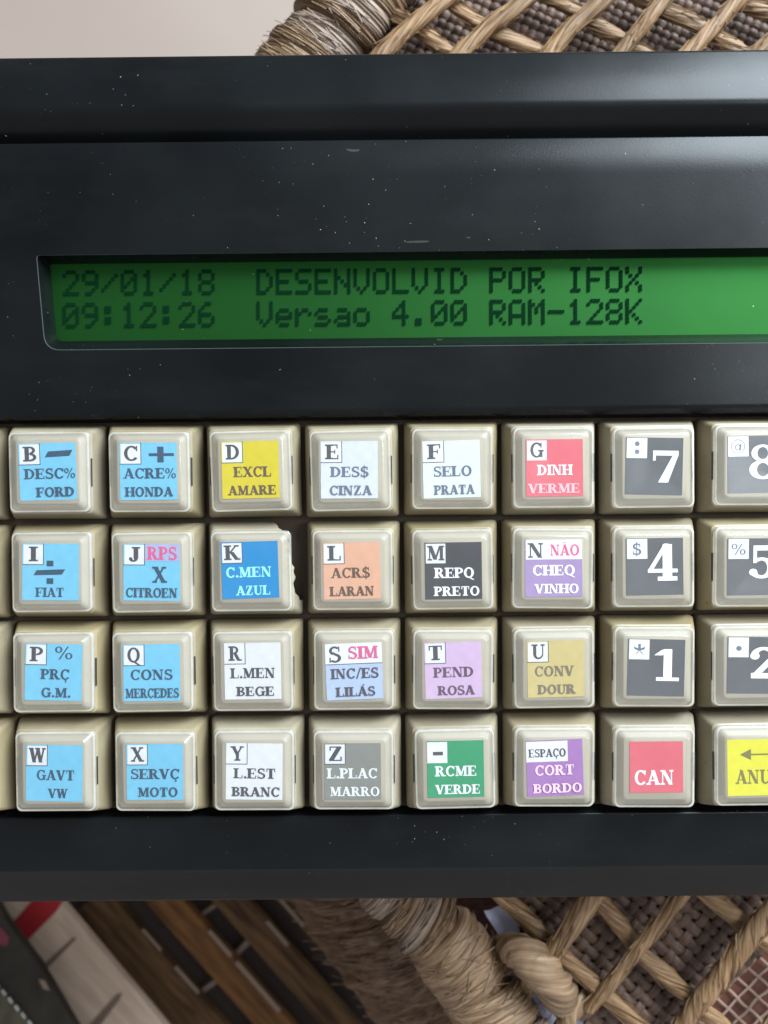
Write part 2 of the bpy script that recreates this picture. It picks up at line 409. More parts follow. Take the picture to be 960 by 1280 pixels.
def glyph(c):
    """-> (polygons, advance)"""
    if c == 'A': return [dia(.14, 0, .46, 1, TN), dia(.44, 1, .76, 0, TH), rect(.22, .26, .68, .34), sf(.14, 0, .3), sf(.76, 0, .36)], .94
    if c == 'B': return stem(.2) + arc(.38, .74, .31, .26, .17, TN, -90, 90) + arc(.38, .275, .37, .275, .19, TN, -90, 90) + [rect(.2, .92, .4, 1), rect(.2, 0, .4, .085), rect(.2, .47, .4, .55)], .80
    if c in 'CÇ':
        g = arc(.47, .5, .42, .52, .2, TN, 38, 322, 22) + [rect(.72, .66, .80, 1.0)]
        if c == 'Ç': g += [rect(.42, -.14, .5, .02)] + arc(.46, -.18, .13, .12, .07, .07, -110, 90, 8)
        return g, .86
    if c == 'D': return stem(.2) + arc(.36, .5, .5, .5, .22, TN, -90, 90, 18) + [rect(.2, .915, .38, 1), rect(.2, 0, .38, .085)], .92
    if c == 'E': return stem(.2) + [rect(.2, .915, .72, 1), rect(.2, 0, .76, .085), rect(.2, .46, .58, .54), rect(.65, .72, .72, 1), rect(.69, 0, .76, .3), rect(.52, .36, .58, .64)], .82
    if c == 'F': return stem(.2) + [rect(.2, .915, .72, 1), rect(.2, .46, .58, .54), rect(.65, .70, .72, 1), rect(.52, .36, .58, .64)], .76
    if c == 'G': return arc(.47, .5, .42, .52, .2, TN, 40, 330, 22) + [rect(.72, .66, .80, 1.0), rect(.66, .02, .85, .44), sf(.755, .4, .36)], .94
    if c == 'H': return stem(.2) + stem(.78) + [rect(.2, .46, .78, .54)], .98
    if c == 'I': return stem(.21), .42
    if c == 'J': return stem(.36, .2, 1, TH, False) + arc(.22, .22, .245, .24, .2, TN, 180, 360, 12) + arc(.08, .22, .09, .09, .085, .085, 0, 360, 8), .58
    if c == 'K': return stem(.2) + [dia(.3, .44, .72, 1, TN), dia(.42, .55, .76, 0, TH), sf(.72, 1 - SH, .3), sf(.78, 0, .34)], .95
    if c == 'L': return stem(.2) + [rect(.2, 0, .74, .085), rect(.67, 0, .74, .32)], .80
    if c == 'M': return [rect(.13, 0, .21, 1), dia(.2, 1, .52, .05, TH), dia(.52, .05, .82, 1, TN), rect(.80, 0, 1.0, 1), sf(.17, 0, .28), sf(.90, 0, .36), sf(.15, 1 - SH, .26), sf(.93, 1 - SH, .3)], 1.12
    if c in 'NÑ': return [rect(.13, 0, .21, 1), dia(.2, 1, .74, 0, TH), rect(.73, 0, .81, 1), sf(.17, 0, .28), sf(.15, 1 - SH, .28), sf(.77, 1 - SH, .28)], .96
    if c == 'O': return arc(.47, .5, .43, .52, .21, TN, 0, 360, 28), .94
    if c == 'Q': return arc(.47, .5, .43, .52, .21, TN, 0, 360, 28) + [dia(.42, .1, .86, -.2, .2)], .96
    if c == 'P': return stem(.2) + arc(.38, .71, .36, .29, .2, TN, -90, 90) + [rect(.2, .915, .4, 1), rect(.2, .42, .4, .505)], .78
    if c == 'R': return stem(.2) + arc(.38, .73, .33, .27, .18, TN, -90, 90) + [rect(.2, .915, .4, 1), rect(.2, .46, .4, .545), dia(.46, .5, .74, 0, TH), sf(.80, 0, .3)], .92
    if c == 'S': return arc(.36, .735, .3, .285, .16, TN, 35, 250, 16) + arc(.38, .27, .33, .29, .18, TN, -145, 85, 16) + [dia(.2, .66, .56, .38, .22), rect(.56, .68, .63, 1), rect(.07, 0, .14, .32)], .74
    if c == 'T': return stem(.42, 0, 1, TH, True, False) + [rect(.06, .915, .78, 1), rect(.06, .68, .13, 1), rect(.71, .68, .78, 1)], .84
    if c == 'U': return [rect(.12, .32, .33, 1), rect(.70, .32, .78, 1), sf(.22, 1 - SH, .4), sf(.74, 1 - SH, .28)] + arc(.45, .34, .33, .36, .2, TN, 180, 280, 10) + arc(.45, .34, .33, .36, .09, TN, 270, 360, 10), .92
    if c == 'V': return [dia(.16, 1, .46, 0, TH), dia(.46, 0, .74, 1, TN), sf(.16, 1 - SH, .36), sf(.74, 1 - SH, .28)], .90
    if c == 'W': return [dia(.14, 1, .36, 0, TH), dia(.36, 0, .60, 1, TN), dia(.58, 1, .80, 0, TH), dia(.80, 0, 1.02, 1, TN), sf(.14, 1 - SH, .34), sf(.58, 1 - SH, .34), sf(1.02, 1 - SH, .26)], 1.18
    if c in 'Xx': return [dia(.18, 1, .70, 0, TH), dia(.14, 0, .70, 1, TN), sf(.18, 1 - SH, .36), sf(.70, 1 - SH, .28), sf(.15, 0, .28), sf(.71, 0, .36)], .88
    if c == 'Y': return [dia(.16, 1, .46, .42, TH), dia(.46, .44, .76, 1, TN), rect(.35, 0, .57, .5), sf(.46, 0, .42), sf(.16, 1 - SH, .36), sf(.76, 1 - SH, .28)], .92
    if c == 'Z': return [dia(.18, .06, .58, .94, TH), rect(.10, .915, .68, 1), rect(.08, 0, .70, .085), rect(.10, .70, .17, 1), rect(.63, 0, .70, .3)], .80
    if c == 'Á': g, a = glyph('A'); return g + [dia(.48, 1.06, .62, 1.26, .13)], a
    if c == 'Ã': g, a = glyph('A'); return g + [dia(.28, 1.08, .38, 1.2, .1), dia(.38, 1.2, .54, 1.1, .1), dia(.54, 1.1, .64, 1.22, .1)], a
    if c == '.': return arc(.16, .11, .12, .12, .115, .115, 0, 360, 10), .32
    if c == '/': return [dia(.08, -.05, .44, 1.05, .11)], .52
    if c == '$':
        g, a = glyph('S'); return g + [rect(.32, -.14, .39, 1.14)], a
    if c == '%': return arc(.2, .74, .19, .25, .1, .07, 0, 360, 14) + arc(.72, .26, .19, .25, .1, .07, 0, 360, 14) + [dia(.24, 0, .68, 1, .08)], .94
    if c == ' ': return [], .3
    if c == '1': return [rect(.27, 0, .50, 1), sf(.385, 0, .62), dia(.12, .80, .34, .98, .22)], .72
    if c == '2': return arc(.36, .70, .33, .31, .17, .10, -25, 170, 16) + [dia(.16, .10, .56, .62, .2), rect(.05, 0, .70, .17), rect(.64, 0, .70, .28)] + arc(.14, .72, .12, .12, .115, .115, 0, 360, 10), .76
    if c == '4': return [rect(.42, 0, .66, .98), dia(.10, .28, .52, 1, .12), rect(.04, .22, .80, .32), sf(.54, 0, .5)], .84
    if c == '5': return [rect(.13, .46, .22, .99), rect(.13, .84, .64, .99)] + arc(.34, .31, .35, .32, .2, .09, -150, 125, 20) + arc(.13, .18, .11, .11, .1, .1, 0, 360, 8), .76
    if c == '7': return [rect(.05, .84, .72, .99), rect(.05, .68, .12, .99), [(.20, 0), (.46, 0), (.72, .86), (.58, .86)]], .76
    if c == '8': return arc(.38, .75, .29, .25, .15, .07, 0, 360, 20) + arc(.38, .27, .35, .28, .19, .08, 0, 360, 20), .78
    raise KeyError(c)
def lay(text):
    polys, x = [], 0.0
    for c in text:
        g, a = glyph(c)
        polys += [[(px + x, py) for px, py in q] for q in g]
        x += a
    return polys

LABEL = 10.75     # mm, edge of a paper insert
class Insert:
    """a paper insert drawn in its own 0..1 square (v runs down)"""
    def __init__(self):
        self.bm = bmesh.new(); self.mats = []; self.z = 0.0
    def mi(self, m):
        if m not in self.mats: self.mats.append(m)
        return self.mats.index(m)
    def quad(self, pts, m, dz=0.004):
        self.z += dz
        poly(self.bm, [((u - .5) * LABEL, (.5 - v) * LABEL) for u, v in pts], self.z, self.mi(m))
    def r(self, u0, v0, u1, v1, m): self.quad([(u0, v0), (u1, v0), (u1, v1), (u0, v1)], m)
    def text(self, t, u0, u1, v0, v1, m):
        polys = lay(t)
        xs = [p[0] for q in polys for p in q]
        lo, hi = min(xs), max(xs)
        for q in polys:
            self.quad([(u0 + (x - lo) / (hi - lo) * (u1 - u0), v1 - y * (v1 - v0)) for x, y in q], m, 0.0006)
        self.z += 0.003
    def polys(self, polys, m):
        for q in polys: self.quad(q, m, 0.0006)
        self.z += 0.003
    def build(self, parent):
        o = obj('label_insert', self.bm, self.mats, parent, smooth=False)
        return o

def paper(name, col):
    m, nt, b = new_mat('paper_' + name)
    L = nt.links.new
    tc = N(nt, 'ShaderNodeTexCoord')
    n1 = N(nt, 'ShaderNodeTexNoise', Scale=600.0, Detail=4.0); L(tc.outputs['Object'], n1.inputs['Vector'])
    mr = N(nt, 'ShaderNodeMapRange'); mr.inputs[1].default_value = 0.3; mr.inputs[2].default_value = 0.7; mr.inputs[3].default_value = 0.94; mr.inputs[4].default_value = 1.05
    L(n1.outputs['Fac'], mr.inputs[0])
    col = tuple(c * 0.50 for c in col)
    hs = N(nt, 'ShaderNodeHueSaturation'); hs.inputs['Color'].default_value = (*col, 1); L(mr.outputs[0], hs.inputs['Value'])
    L(hs.outputs[0], b.inputs['Base Color'])
    b.inputs['Roughness'].default_value = 0.7
    b.inputs['Specular IOR Level'].default_value = 0.2
    return m
PAP = {k: paper(k, v) for k, v in {
    'blue': (0.20, 0.60, 0.84), 'yellow': (0.74, 0.60, 0.012), 'pale': (0.76, 0.79, 0.88), 'silver': (0.80, 0.87, 0.87),
    'red': (0.78, 0.135, 0.17), 'deep_blue': (0.0, 0.27, 0.62), 'peach': (0.84, 0.45, 0.29), 'black': (0.058, 0.056, 0.062),
    'violet': (0.40, 0.27, 0.52), 'white': (0.85, 0.85, 0.88), 'lilac': (0.50, 0.60, 0.82), 'pink': (0.72, 0.50, 0.72),
    'gold': (0.66, 0.53, 0.21), 'grey': (0.27, 0.275, 0.245), 'green': (0.025, 0.33, 0.14), 'purple': (0.41, 0.19, 0.49),
    'charcoal': (0.10, 0.104, 0.110), 'lemon': (0.80, 0.74, 0.035), 'wash': (0.45, 0.50, 0.74), 'box': (0.88, 0.88, 0.90)}.items()}
INK = {'navy': flat('ink_navy', (0.012, 0.036, 0.068)), 'dark': flat('ink_dark', (0.032, 0.030, 0.036)), 'brown': flat('ink_brown', (0.062, 0.034, 0.02)),
       'magenta': flat('ink_magenta', (0.40, 0.05, 0.14)), 'white': flat('ink_white', (0.54, 0.54, 0.55)), 'cyan': flat('ink_cyan', (0.20, 0.52, 0.60)),
       'olive': flat('ink_olive', (0.10, 0.085, 0.02)), 'faded': flat('ink_faded', (0.10, 0.082, 0.06)), 'bleached': flat('ink_bleached', (0.50, 0.26, 0.29)), 'plum': flat('ink_plum', (0.06, 0.03, 0.06)),
       'rose': flat('ink_rose', (0.58, 0.37, 0.50)), 'slate': flat('ink_slate', (0.065, 0.08, 0.115)), 'mist': flat('ink_mist', (0.47, 0.48, 0.48))}

L1, L2 = (0.445, 0.625), (0.775, 0.940)
def letter_box(I, c, ink='dark', u1=0.365, v1=0.365, border=True):
    I.r(0.02, 0.02, u1, v1, PAP['box'])
    if border:
        I.r(u1, 0.0, u1 + .014, v1 + .014, INK[ink])
        I.r(0.0, v1, u1, v1 + .014, INK[ink])
    if c:
        w = {'I': .16, 'J': .2, 'M': .30, 'W': .30, 'N': .27, 'K': .29}.get(c, .235)
        cu = 0.195
        I.text(c, cu - w / 2, cu + w / 2, 0.055, 0.315, INK[ink])
def lines(I, a, au, b, bu, ink, ink2=None):
    if a: I.text(a, au[0], au[1], L1[0], L1[1], INK[ink])
    if b: I.text(b, bu[0], bu[1], L2[0], L2[1], INK[ink2 or ink])
def ellipse_poly(cx, cy, rx, ry, n=12): return [(cx + rx * math.cos(2 * math.pi * i / n), cy + ry * math.sin(2 * math.pi * i / n)) for i in range(n)]
def ring_polys(cx, cy, r, t, n=16): return arc(cx, cy, r, r, t, t, 0, 360, n)

def art(k):
    I = Insert()
    def base(c): I.r(0, 0, 1, 1, PAP[c])
    if k == 'B':
        base('blue'); letter_box(I, 'B'); I.quad([(.52, .15), (.95, .13), (.89, .235), (.46, .25)], INK['navy']); lines(I, 'DESC%', (.08, .98), 'FORD', (.28, .95), 'navy')
    elif k == 'C':
        base('blue'); letter_box(I, 'C'); I.r(.51, .185, .95, .235, INK['navy']); I.r(.66, .07, .77, .345, INK['navy']); lines(I, 'ACRE%', (.06, .98), 'HONDA', (.08, .93), 'navy')
    elif k == 'D':
        base('yellow'); letter_box(I, 'D'); lines(I, 'EXCL', (.2, .86), 'AMARE', (.1, .94), 'brown')
    elif k == 'E':
        base('pale'); letter_box(I, 'E'); lines(I, 'DES$', (.16, .84), 'CINZA', (.16, .9), 'slate')
    elif k == 'F':
        base('silver'); letter_box(I, 'F'); lines(I, 'SELO', (.19, .85), 'PRATA', (.18, .9), 'slate')
    elif k == 'G':
        base('red'); letter_box(I, 'G', border=False); lines(I, 'DINH', (.19, .82), 'VERME', (.03, .93), 'mist', 'bleached')
    elif k == 'I':
        base('blue'); letter_box(I, 'I'); I.quad([(.25, .47), (.76, .45), (.70, .545), (.20, .56)], INK['navy']); I.r(.43, .30, .55, .40, INK['navy']); I.r(.43, .61, .55, .71, INK['navy']); lines(I, None, None, 'FIAT', (.23, .73), 'navy')
    elif k == 'J':
        base('blue'); letter_box(I, 'J'); I.r(.38, .0, 1, .30, PAP['wash']); I.text('RPS', .41, .94, .05, .28, INK['magenta']); I.text('X', .51, .77, .40, .68, INK['navy']); lines(I, None, None, 'CITROEN', (.05, .95), 'navy')
    elif k == 'K':
        base('deep_blue'); letter_box(I, 'K'); lines(I, 'C.MEN', (.08, .87), 'AZUL', (.24, .84), 'cyan')
    elif k == 'L':
        base('peach'); letter_box(I, 'L'); lines(I, 'ACR$', (.13, .82), 'LARAN', (.1, .88), 'brown')
    elif k == 'M':
        base('black'); letter_box(I, 'M', border=False); lines(I, 'REPQ', (.16, .87), 'PRETO', (.15, .95), 'white')
    elif k == 'N':
        base('violet'); I.r(.02, 0, 1, .345, PAP['box']); I.text('N', .05, .32, .055, .315, INK['dark']); I.text('NÃO', .44, .95, .085, .28, INK['magenta']); lines(I, 'CHEQ', (.14, .88), 'VINHO', (.16, .93), 'white')
    elif k == 'P':
        base('blue'); letter_box(I, 'P'); I.text('%', .52, .83, .04, .27, INK['navy']); lines(I, 'PRÇ', (.27, .78), 'G.M.', (.3, .81), 'navy')
    elif k == 'Q':
        base('blue'); letter_box(I, 'Q'); lines(I, 'CONS', (.13, .87), 'MERCEDES', (.04, .98), 'navy')
    elif k == 'R':
        base('white'); letter_box(I, 'R'); lines(I, 'L.MEN', (.1, .89), 'BEGE', (.2, .87), 'dark')
    elif k == 'S':
        base('lilac'); I.r(.0, 0, 1, .36, PAP['box']); I.r(0, .36, 1, .374, INK['dark']); I.text('S', .07, .28, .05, .33, INK['dark']); I.text('SIM', .41, .93, .06, .28, INK['magenta']); lines(I, 'INC/ES', (.08, .93), 'LILÁS', (.16, .86), 'dark')
    elif k == 'T':
        base('pink'); letter_box(I, 'T'); lines(I, 'PEND', (.14, .85), 'ROSA', (.21, .87), 'plum')
    elif k == 'U':
        base('gold'); letter_box(I, 'U'); lines(I, 'CONV', (.13, .82), 'DOUR', (.17, .85), 'faded')
    elif k == 'W':
        base('blue'); letter_box(I, 'W'); lines(I, 'GAVT', (.19, .85), 'VW', (.39, .74), 'navy')
    elif k == 'X':
        base('blue'); letter_box(I, 'X'); lines(I, 'SERVÇ', (.08, .93), 'MOTO', (.2, .9), 'navy')
    elif k == 'Y':
        base('white'); letter_box(I, 'Y'); lines(I, 'L.EST', (.13, .87), 'BRANC', (.1, .95), 'dark')
    elif k == 'Z':
        base('grey'); letter_box(I, 'Z'); lines(I, 'L.PLAC', (.04, .93), 'MARRO', (.1, .97), 'mist')
    elif k == '-':
        base('green'); I.r(0, .02, .355, .39, PAP['box']); I.r(.10, .19, .28, .255, INK['dark']); lines(I, 'RCME', (.13, .86), 'VERDE', (.13, .92), 'mist')
    elif k == 'ESP':
        base('purple'); I.r(0, .02, .735, .385, PAP['box']); I.text('ESPAÇO', .035, .70, .155, .30, INK['dark']); lines(I, 'CORT', (.15, .83), 'BORDO', (.1, .96), 'rose')
    elif k in '784512':
        base('charcoal'); I.r(.02, .01, .375, .36, PAP['box'])
        d = INK['slate']
        if k == '7':
            I.quad(ellipse_poly(.2, .11, .042, .042), d); I.quad(ellipse_poly(.2, .25, .042, .042), d); I.text('7', .48, .92, .22, .78, INK['white'])
        elif k == '4':
            I.text('$', .12, .27, .09, .29, d); I.text('4', .38, .90, .10, .75, INK['white'])
        elif k == '1':
            for a in range(5):
                t = math.radians(90 + 72 * a)
                c0, s0 = math.cos(t), math.sin(t)
                I.quad([(.2 - .02 * s0, .19 + .02 * c0), (.2 + .02 * s0, .19 - .02 * c0), (.2 + .1 * c0 + .025 * s0, .19 - .1 * s0 - .025 * -c0 * -1), (.2 + .1 * c0 - .025 * s0, .19 - .1 * s0 + .025 * c0)], d)
            I.text('1', .46, .90, .17, .73, INK['white'])
        elif k == '8':
            I.polys(ring_polys(.19, .185, .125, .014), d); I.polys(arc(.185, .20, .05, .055, .022, .016, 0, 360), d); I.quad([(.225, .14), (.25, .14), (.24, .26), (.215, .26)], d); I.text('8', .38, .86, .16, .76, INK['white'])
        elif k == '5':
            I.text('%', .07, .32, .09, .29, d); I.text('5', .38, .84, .12, .70, INK['white'])
        else:
            I.quad(ellipse_poly(.2, .205, .05, .045), d); I.text('2', .40, .88, .18, .73, INK['white'])
    elif k == 'CAN':
        I.r(.03, .03, .97, .94, PAP['red']); I.text('CAN', .12, .80, .54, .80, INK['mist'])
    elif k == 'ANUL':
        base('lemon'); I.r(.36, .255, .86, .285, INK['olive']); I.quad([(.22, .27), (.42, .17), (.42, .37)], INK['olive']); I.text('ANUL', .14, .94, .54, .79, INK['olive'])
    else:
        base('blue')
    return I

# ------------------------------------------------------------------ the terminal
terminal = empty('keyboard_terminal', (67, 0, -28))
tag(terminal, 'black plastic terminal with green display and rows of beige keys, lying on the rope seat', 'terminal')
TOFF = Vector((67, 0, -28))
def part(name, bm, mats, parent=terminal, **k):
    if parent is terminal:
        bmesh.ops.translate(bm, verts=bm.verts, vec=-TOFF)
    return obj(name, bm, mats, parent, **k)

XL, XR = P(-110, 640, 0).x, P(1110, 640, 0).x
def fillet(pts, n=5):
    """pts: (y, z, r) -> rounded polyline"""
    out = []
    for i, p in enumerate(pts):
        if i in (0, len(pts) - 1) or p[2] == 0:
            out.append(Vector(p[:2])); continue
        a, c, b = Vector(pts[i - 1][:2]), Vector(p[:2]), Vector(pts[i + 1][:2])
        da, db = (a - c).normalized(), (b - c).normalized()
        ang = da.angle(db)
        d = min(p[2] / math.tan(ang / 2), (a - c).length * .48, (b - c).length * .48)
        p0, p1 = c + da * d, c + db * d
        for k in range(n + 1):
            t = k / n
            out.append((1 - t) ** 2 * p0 + 2 * t * (1 - t) * c + t * t * p1)
    return out
def extrude_profile(bm, prof, x0, x1, nx=1):
    cols = []
    for i in range(nx + 1):
        x = x0 + (x1 - x0) * i / nx
        cols.append([bm.verts.new((x, p.x, p.y)) for p in prof])
    for a, b in zip(cols, cols[1:]):
        for j in range(len(prof) - 1):
            bm.faces.new((a[j], a[j + 1], b[j + 1], b[j]))   # profile runs back -> front (y falls)
    return cols

ZP = 4.5                       # the display panel's height
bm = bmesh.new()
yT, yB = py_y(312, ZP), py_y(436, ZP)
back = fillet([(py_y(66, 2.3) , -28, 0), (py_y(66, 2.3), 2.3, 1.0), (py_y(100, 4.0), 4.0, 30.0), (py_y(134, 4.9), 4.9, 2.4), (py_y(174, 3.65) - .02, -.6, .3),
               (py_y(174, 3.65), 3.65, .45), (py_y(204, ZP), ZP, 30.0), (yT, ZP, 0)])
mid = fillet([(yB, ZP, 0), (py_y(512, ZP), ZP, 1.2), (py_y(521, 2.6), 3.4, 1.0), (py_y(523.5, 0), -3, 0)])
front = fillet([(py_y(1017, 1.0), -3, 0), (py_y(1017, 1.0), 1.6, .5), (py_y(1086, 1.0), 0.9, 0.8), (py_y(1126, -6), -6.5, 1.6), (py_y(1126, -6) + .3, -28, 0)])
NX = 24
extrude_profile(bm, back, XL, XR, NX)
extrude_profile(bm, mid, XL, XR, NX)
extrude_profile(bm, front, XL, XR, NX)
# well floor
yw0, yw1 = mid[-1].x, front[0].x
wf = bm.faces.new([bm.verts.new(v) for v in ((XL, yw0, -3), (XL, yw1, -3), (XR, yw1, -3), (XR, yw0, -3))])
wf.material_index = 1
# band with the display opening
c_tl, c_bl = P(45, 312, ZP), P(56, 436, ZP)
c_tr, c_br = P(1088, 312, ZP), P(1082, 436, ZP)
def quad_ring(tl, tr, br, bl, r, n=6):
    """rounded quadrilateral, order tr, tl, bl, br (counter-clockwise)"""
    C = [Vector(p[:2]) for p in (tr, tl, bl, br)]
    out = []
    for i in range(4):
        p, c, q = C[i - 1], C[i], C[(i + 1) % 4]
        rr = r[i]
        a = c + (p - c).normalized() * rr; b = c + (q - c).normalized() * rr
        for k in range(n + 1):
            t = k / n
            out.append((1 - t) ** 2 * a + 2 * t * (1 - t) * c + t * t * b)
    return out
hole = quad_ring((c_tl.x, yT - .35), (c_tr.x, yT - .35), (c_br.x, yB + .35), (c_bl.x, yB + .35), (.5, .7, 3.0, 3.0))
outer = []
for c in ((XR, yT), (XL, yT), (XL, yB), (XR, yB)):
    outer += [Vector(c)] * 7
i_tl, i_bl = P(61, 320, 1.0), P(70, 427, 1.0)
inner = quad_ring((i_tl.x, yT - .9), (c_tr.x - 2, yT - .9), (c_br.x - 2, i_bl.y), (i_bl.x, i_bl.y), (.4, .6, 1.6, 1.6))
lip = [h + (i - h) * 0.06 for h, i in zip(hole, inner)]
loft(bm, [[(p.x, p.y, ZP) for p in outer], [(p.x, p.y, ZP) for p in hole], [(p.x, p.y, ZP - .22) for p in lip]], 2, False)
for f in bm.faces:
    if f.material_index == 2 and max(v.co.z for v in f.verts) - min(v.co.z for v in f.verts) < .01: f.material_index = 0
loft(bm, [[(p.x, p.y, ZP - .22) for p in lip], [(p.x, p.y, 1.3) for p in inner], [(p.x, p.y, 0.3) for p in inner]], 0, False)
# end caps and bottom
allp = [(p.x, p.y) for p in back + mid + front]
for x in (XL, XR):
    vs = [bm.verts.new((x, y, z)) for y, z in allp]
    if x == XL: vs.reverse()
    bm.faces.new(vs)
bm.faces.new([bm.verts.new(v) for v in ((XL, back[0].x, -28), (XR, back[0].x, -28), (XR, front[-1].x, -28), (XL, front[-1].x, -28))])
bmesh.ops.remove_doubles(bm, verts=bm.verts, dist=0.002)
bmesh.ops.dissolve_degenerate(bm, edges=bm.edges, dist=0.001)
bmesh.ops.recalc_face_normals(bm, faces=bm.faces)
# end walls of the key well
for x0, x1 in ((XL + .01, P(-62, 770, 0).x), (P(1003, 770, 0).x, XR - .01)):
    box(bm, x0, x1, yw1 + .02, yw0 - .02, -3.2, 1.4)
part('housing', bm, [M['black'], M['well'], M['worn']], sharp=40)

# display
bm = bmesh.new()
box(bm, i_tl.x - 2, c_tr.x, i_bl.y - 2, yT + 1, -.6, 0.5)
screen = part('display_screen', bm, M['lcd'], sharp=30)
D57 = {
 '0': '01110 10001 10011 10101 11001 10001 01110', '1': '00100 01100 00100 00100 00100 00100 01110', '2': '01110 10001 00001 00010 00100 01000 11111',
 '4': '00010 00110 01010 10010 11111 00010 00010', '6': '00110 01000 10000 11110 10001 10001 01110', '8': '01110 10001 10001 01110 10001 10001 01110',
 '9': '01110 10001 10001 01111 00001 00010 01100', '/': '00000 00001 00010 00100 01000 10000 00000', ':': '00000 01100 01100 00000 01100 01100 00000',
 '-': '00000 00000 00000 11111 00000 00000 00000', '.': '00000 00000 00000 00000 00000 01100 01100',
 'D': '11100 10010 10001 10001 10001 10010 11100', 'E': '11111 10000 10000 11110 10000 10000 11111', 'S': '01111 10000 10000 01110 00001 00001 11110',
 'N': '10001 10001 11001 10101 10011 10001 10001', 'V': '10001 10001 10001 10001 10001 01010 00100', 'O': '01110 10001 10001 10001 10001 10001 01110',
 'L': '10000 10000 10000 10000 10000 10000 11111', 'I': '01110 00100 00100 00100 00100 00100 01110', 'P': '11110 10001 10001 11110 10000 10000 10000',
 'R': '11110 10001 10001 11110 10100 10010 10001', 'F': '11111 10000 10000 11110 10000 10000 10000', 'X': '10001 10001 01010 00100 01010 10001 10001',
 'A': '01110 10001 10001 10001 11111 10001 10001', 'M': '10001 11011 10101 10101 10001 10001 10001', 'K': '10001 10010 10100 11000 10100 10010 10001',
 'e': '00000 00000 01110 10001 11111 10000 01110', 'r': '00000 00000 10110 11001 10000 10000 10000', 's': '00000 00000 01110 10000 01110 00001 11110',
 'a': '00000 00000 01110 00001 01111 10001 01111', 'o': '00000 00000 01110 10001 10001 10001 01110'}
bm = bmesh.new()
ZT = 0.76
for text, tl, tr, h in (('29/01/18  DESENVOLVID POR IFOX', (78, 338), (803, 333), 31.5), ('09:12:26  Versao 4.00 RAM-128K', (78, 378.5), (803, 373.0), 31.5)):
    a, b = P(*tl, ZT), P(*tr, ZT)
    down = P(tl[0], tl[1] + h, ZT) - a
    down.x = 0
    step = (b - a) / (30 * 6 - 1)
    for i, c in enumerate(text):
        if c == ' ': continue
        for rr, row in enumerate(D57[c].split()):
            for cc, bit in enumerate(row):
                if bit == '1':
                    o = a + step * (i * 6 + cc) + down * (rr / 7)
                    w, hh = step * 0.93, down * (0.93 / 7)
                    poly(bm, [tuple((o)[:2]), tuple((o + w)[:2]), tuple((o + w + hh)[:2]), tuple((o + hh)[:2])], o.z)
bmesh.ops.translate(bm, verts=bm.verts, vec=-TOFF)
obj('display_text', bm, M['lcd_dot'], screen, smooth=False)
screen['label'] = 'green display with two lines of dark dot lettering'

# keys -------------------------------------------------------------
def skirt_ring(w, r, z, jag=None, n=5):
    side = 80 if jag else 14
    base = ring_rr(w, w, r, n)
    pts = []
    for i, p in enumerate(base):
        q = base[(i + 1) % len(base)]
        pts.append(p)
        if (Vector(q) - Vector(p)).length > w * .4:
            for k in range(1, side):
                t = k / side
                pts.append((p[0] + (q[0] - p[0]) * t, p[1] + (q[1] - p[1]) * t))
    if jag:
        pts = [(min(x, jag(y)), y) for x, y in pts]
    return [(x, y, z) for x, y in pts]
def jag(y):
    """the broken right edge of one key (mm from its centre)"""
    K = ((-9.2, 9.1), (-6.5, 9.1), (-6.1, 8.6), (-5.2, 8.35), (-3.4, 7.75), (-1.5, 8.0), (0.2, 7.85), (2.2, 7.3), (4.4, 7.05), (6.4, 7.0), (7.3, 6.5), (8.0, 5.0), (8.5, 4.4), (9.2, 3.2))
    e = 9.1
    for (a, ea), (b, eb) in zip(K, K[1:]):
        if a <= y <= b: e = ea + (eb - ea) * (y - a) / (b - a)
    e += .10 * math.sin(y * 3.1) + .12 * noise.noise(Vector((y * 4.1, 2, 7))) if -6 < y < 8.8 else 0
    return e
def key_mesh(broken=False):
    bm = bmesh.new()
    j = jag if broken else None
    S = [(18.0, .6, -2.6), (18.15, .7, -.1), (18.05, .7, .22), (17.8, .7, .55), (16.0, .95, 3.55), (15.75, 1.0, 3.9), (15.3, 1.1, 4.05), (14.6, 1.0, 4.12), (12.1, .8, 5.22), (11.8, .8, 5.3)]
    if broken:
        S[3:5] = [(17.8 - 1.8 * t / 29, .7 + .25 * t / 29, .55 + 3.0 * t / 29) for t in range(30)]
    vr = loft(bm, [skirt_ring(w, r, z, j) for w, r, z in S], 0, True)
    if broken:
        # the shell is gone where it would reach past the crack; a dark box added inside paints the shade there
        full = [skirt_ring(w, r, z, lambda y: 99) for w, r, z in S]
        gone = {v for ring, fr in zip(vr, full) for v, q in zip(ring, fr) if q[0] > v.co.x + 1e-4}
        bmesh.ops.delete(bm, geom=[f for f in bm.faces if len(f.verts) == 4 and all(v in gone for v in f.verts)], context='FACES')
        box(bm, -6.2, 5.6, -6.6, 6.2, -2.9, 3.8, 1)
    for f in bm.faces:                                   # the raised platform that carries the paper
        if min(v.co.z for v in f.verts) > 4.06: f.material_index = 2
    for s in (-1, 1):
        if broken and s > 0: continue
        box(bm, s * 7.72 - .13, s * 7.72 + .13, -2.7, 2.6, 3.2, 4.3, 1)
    return bm
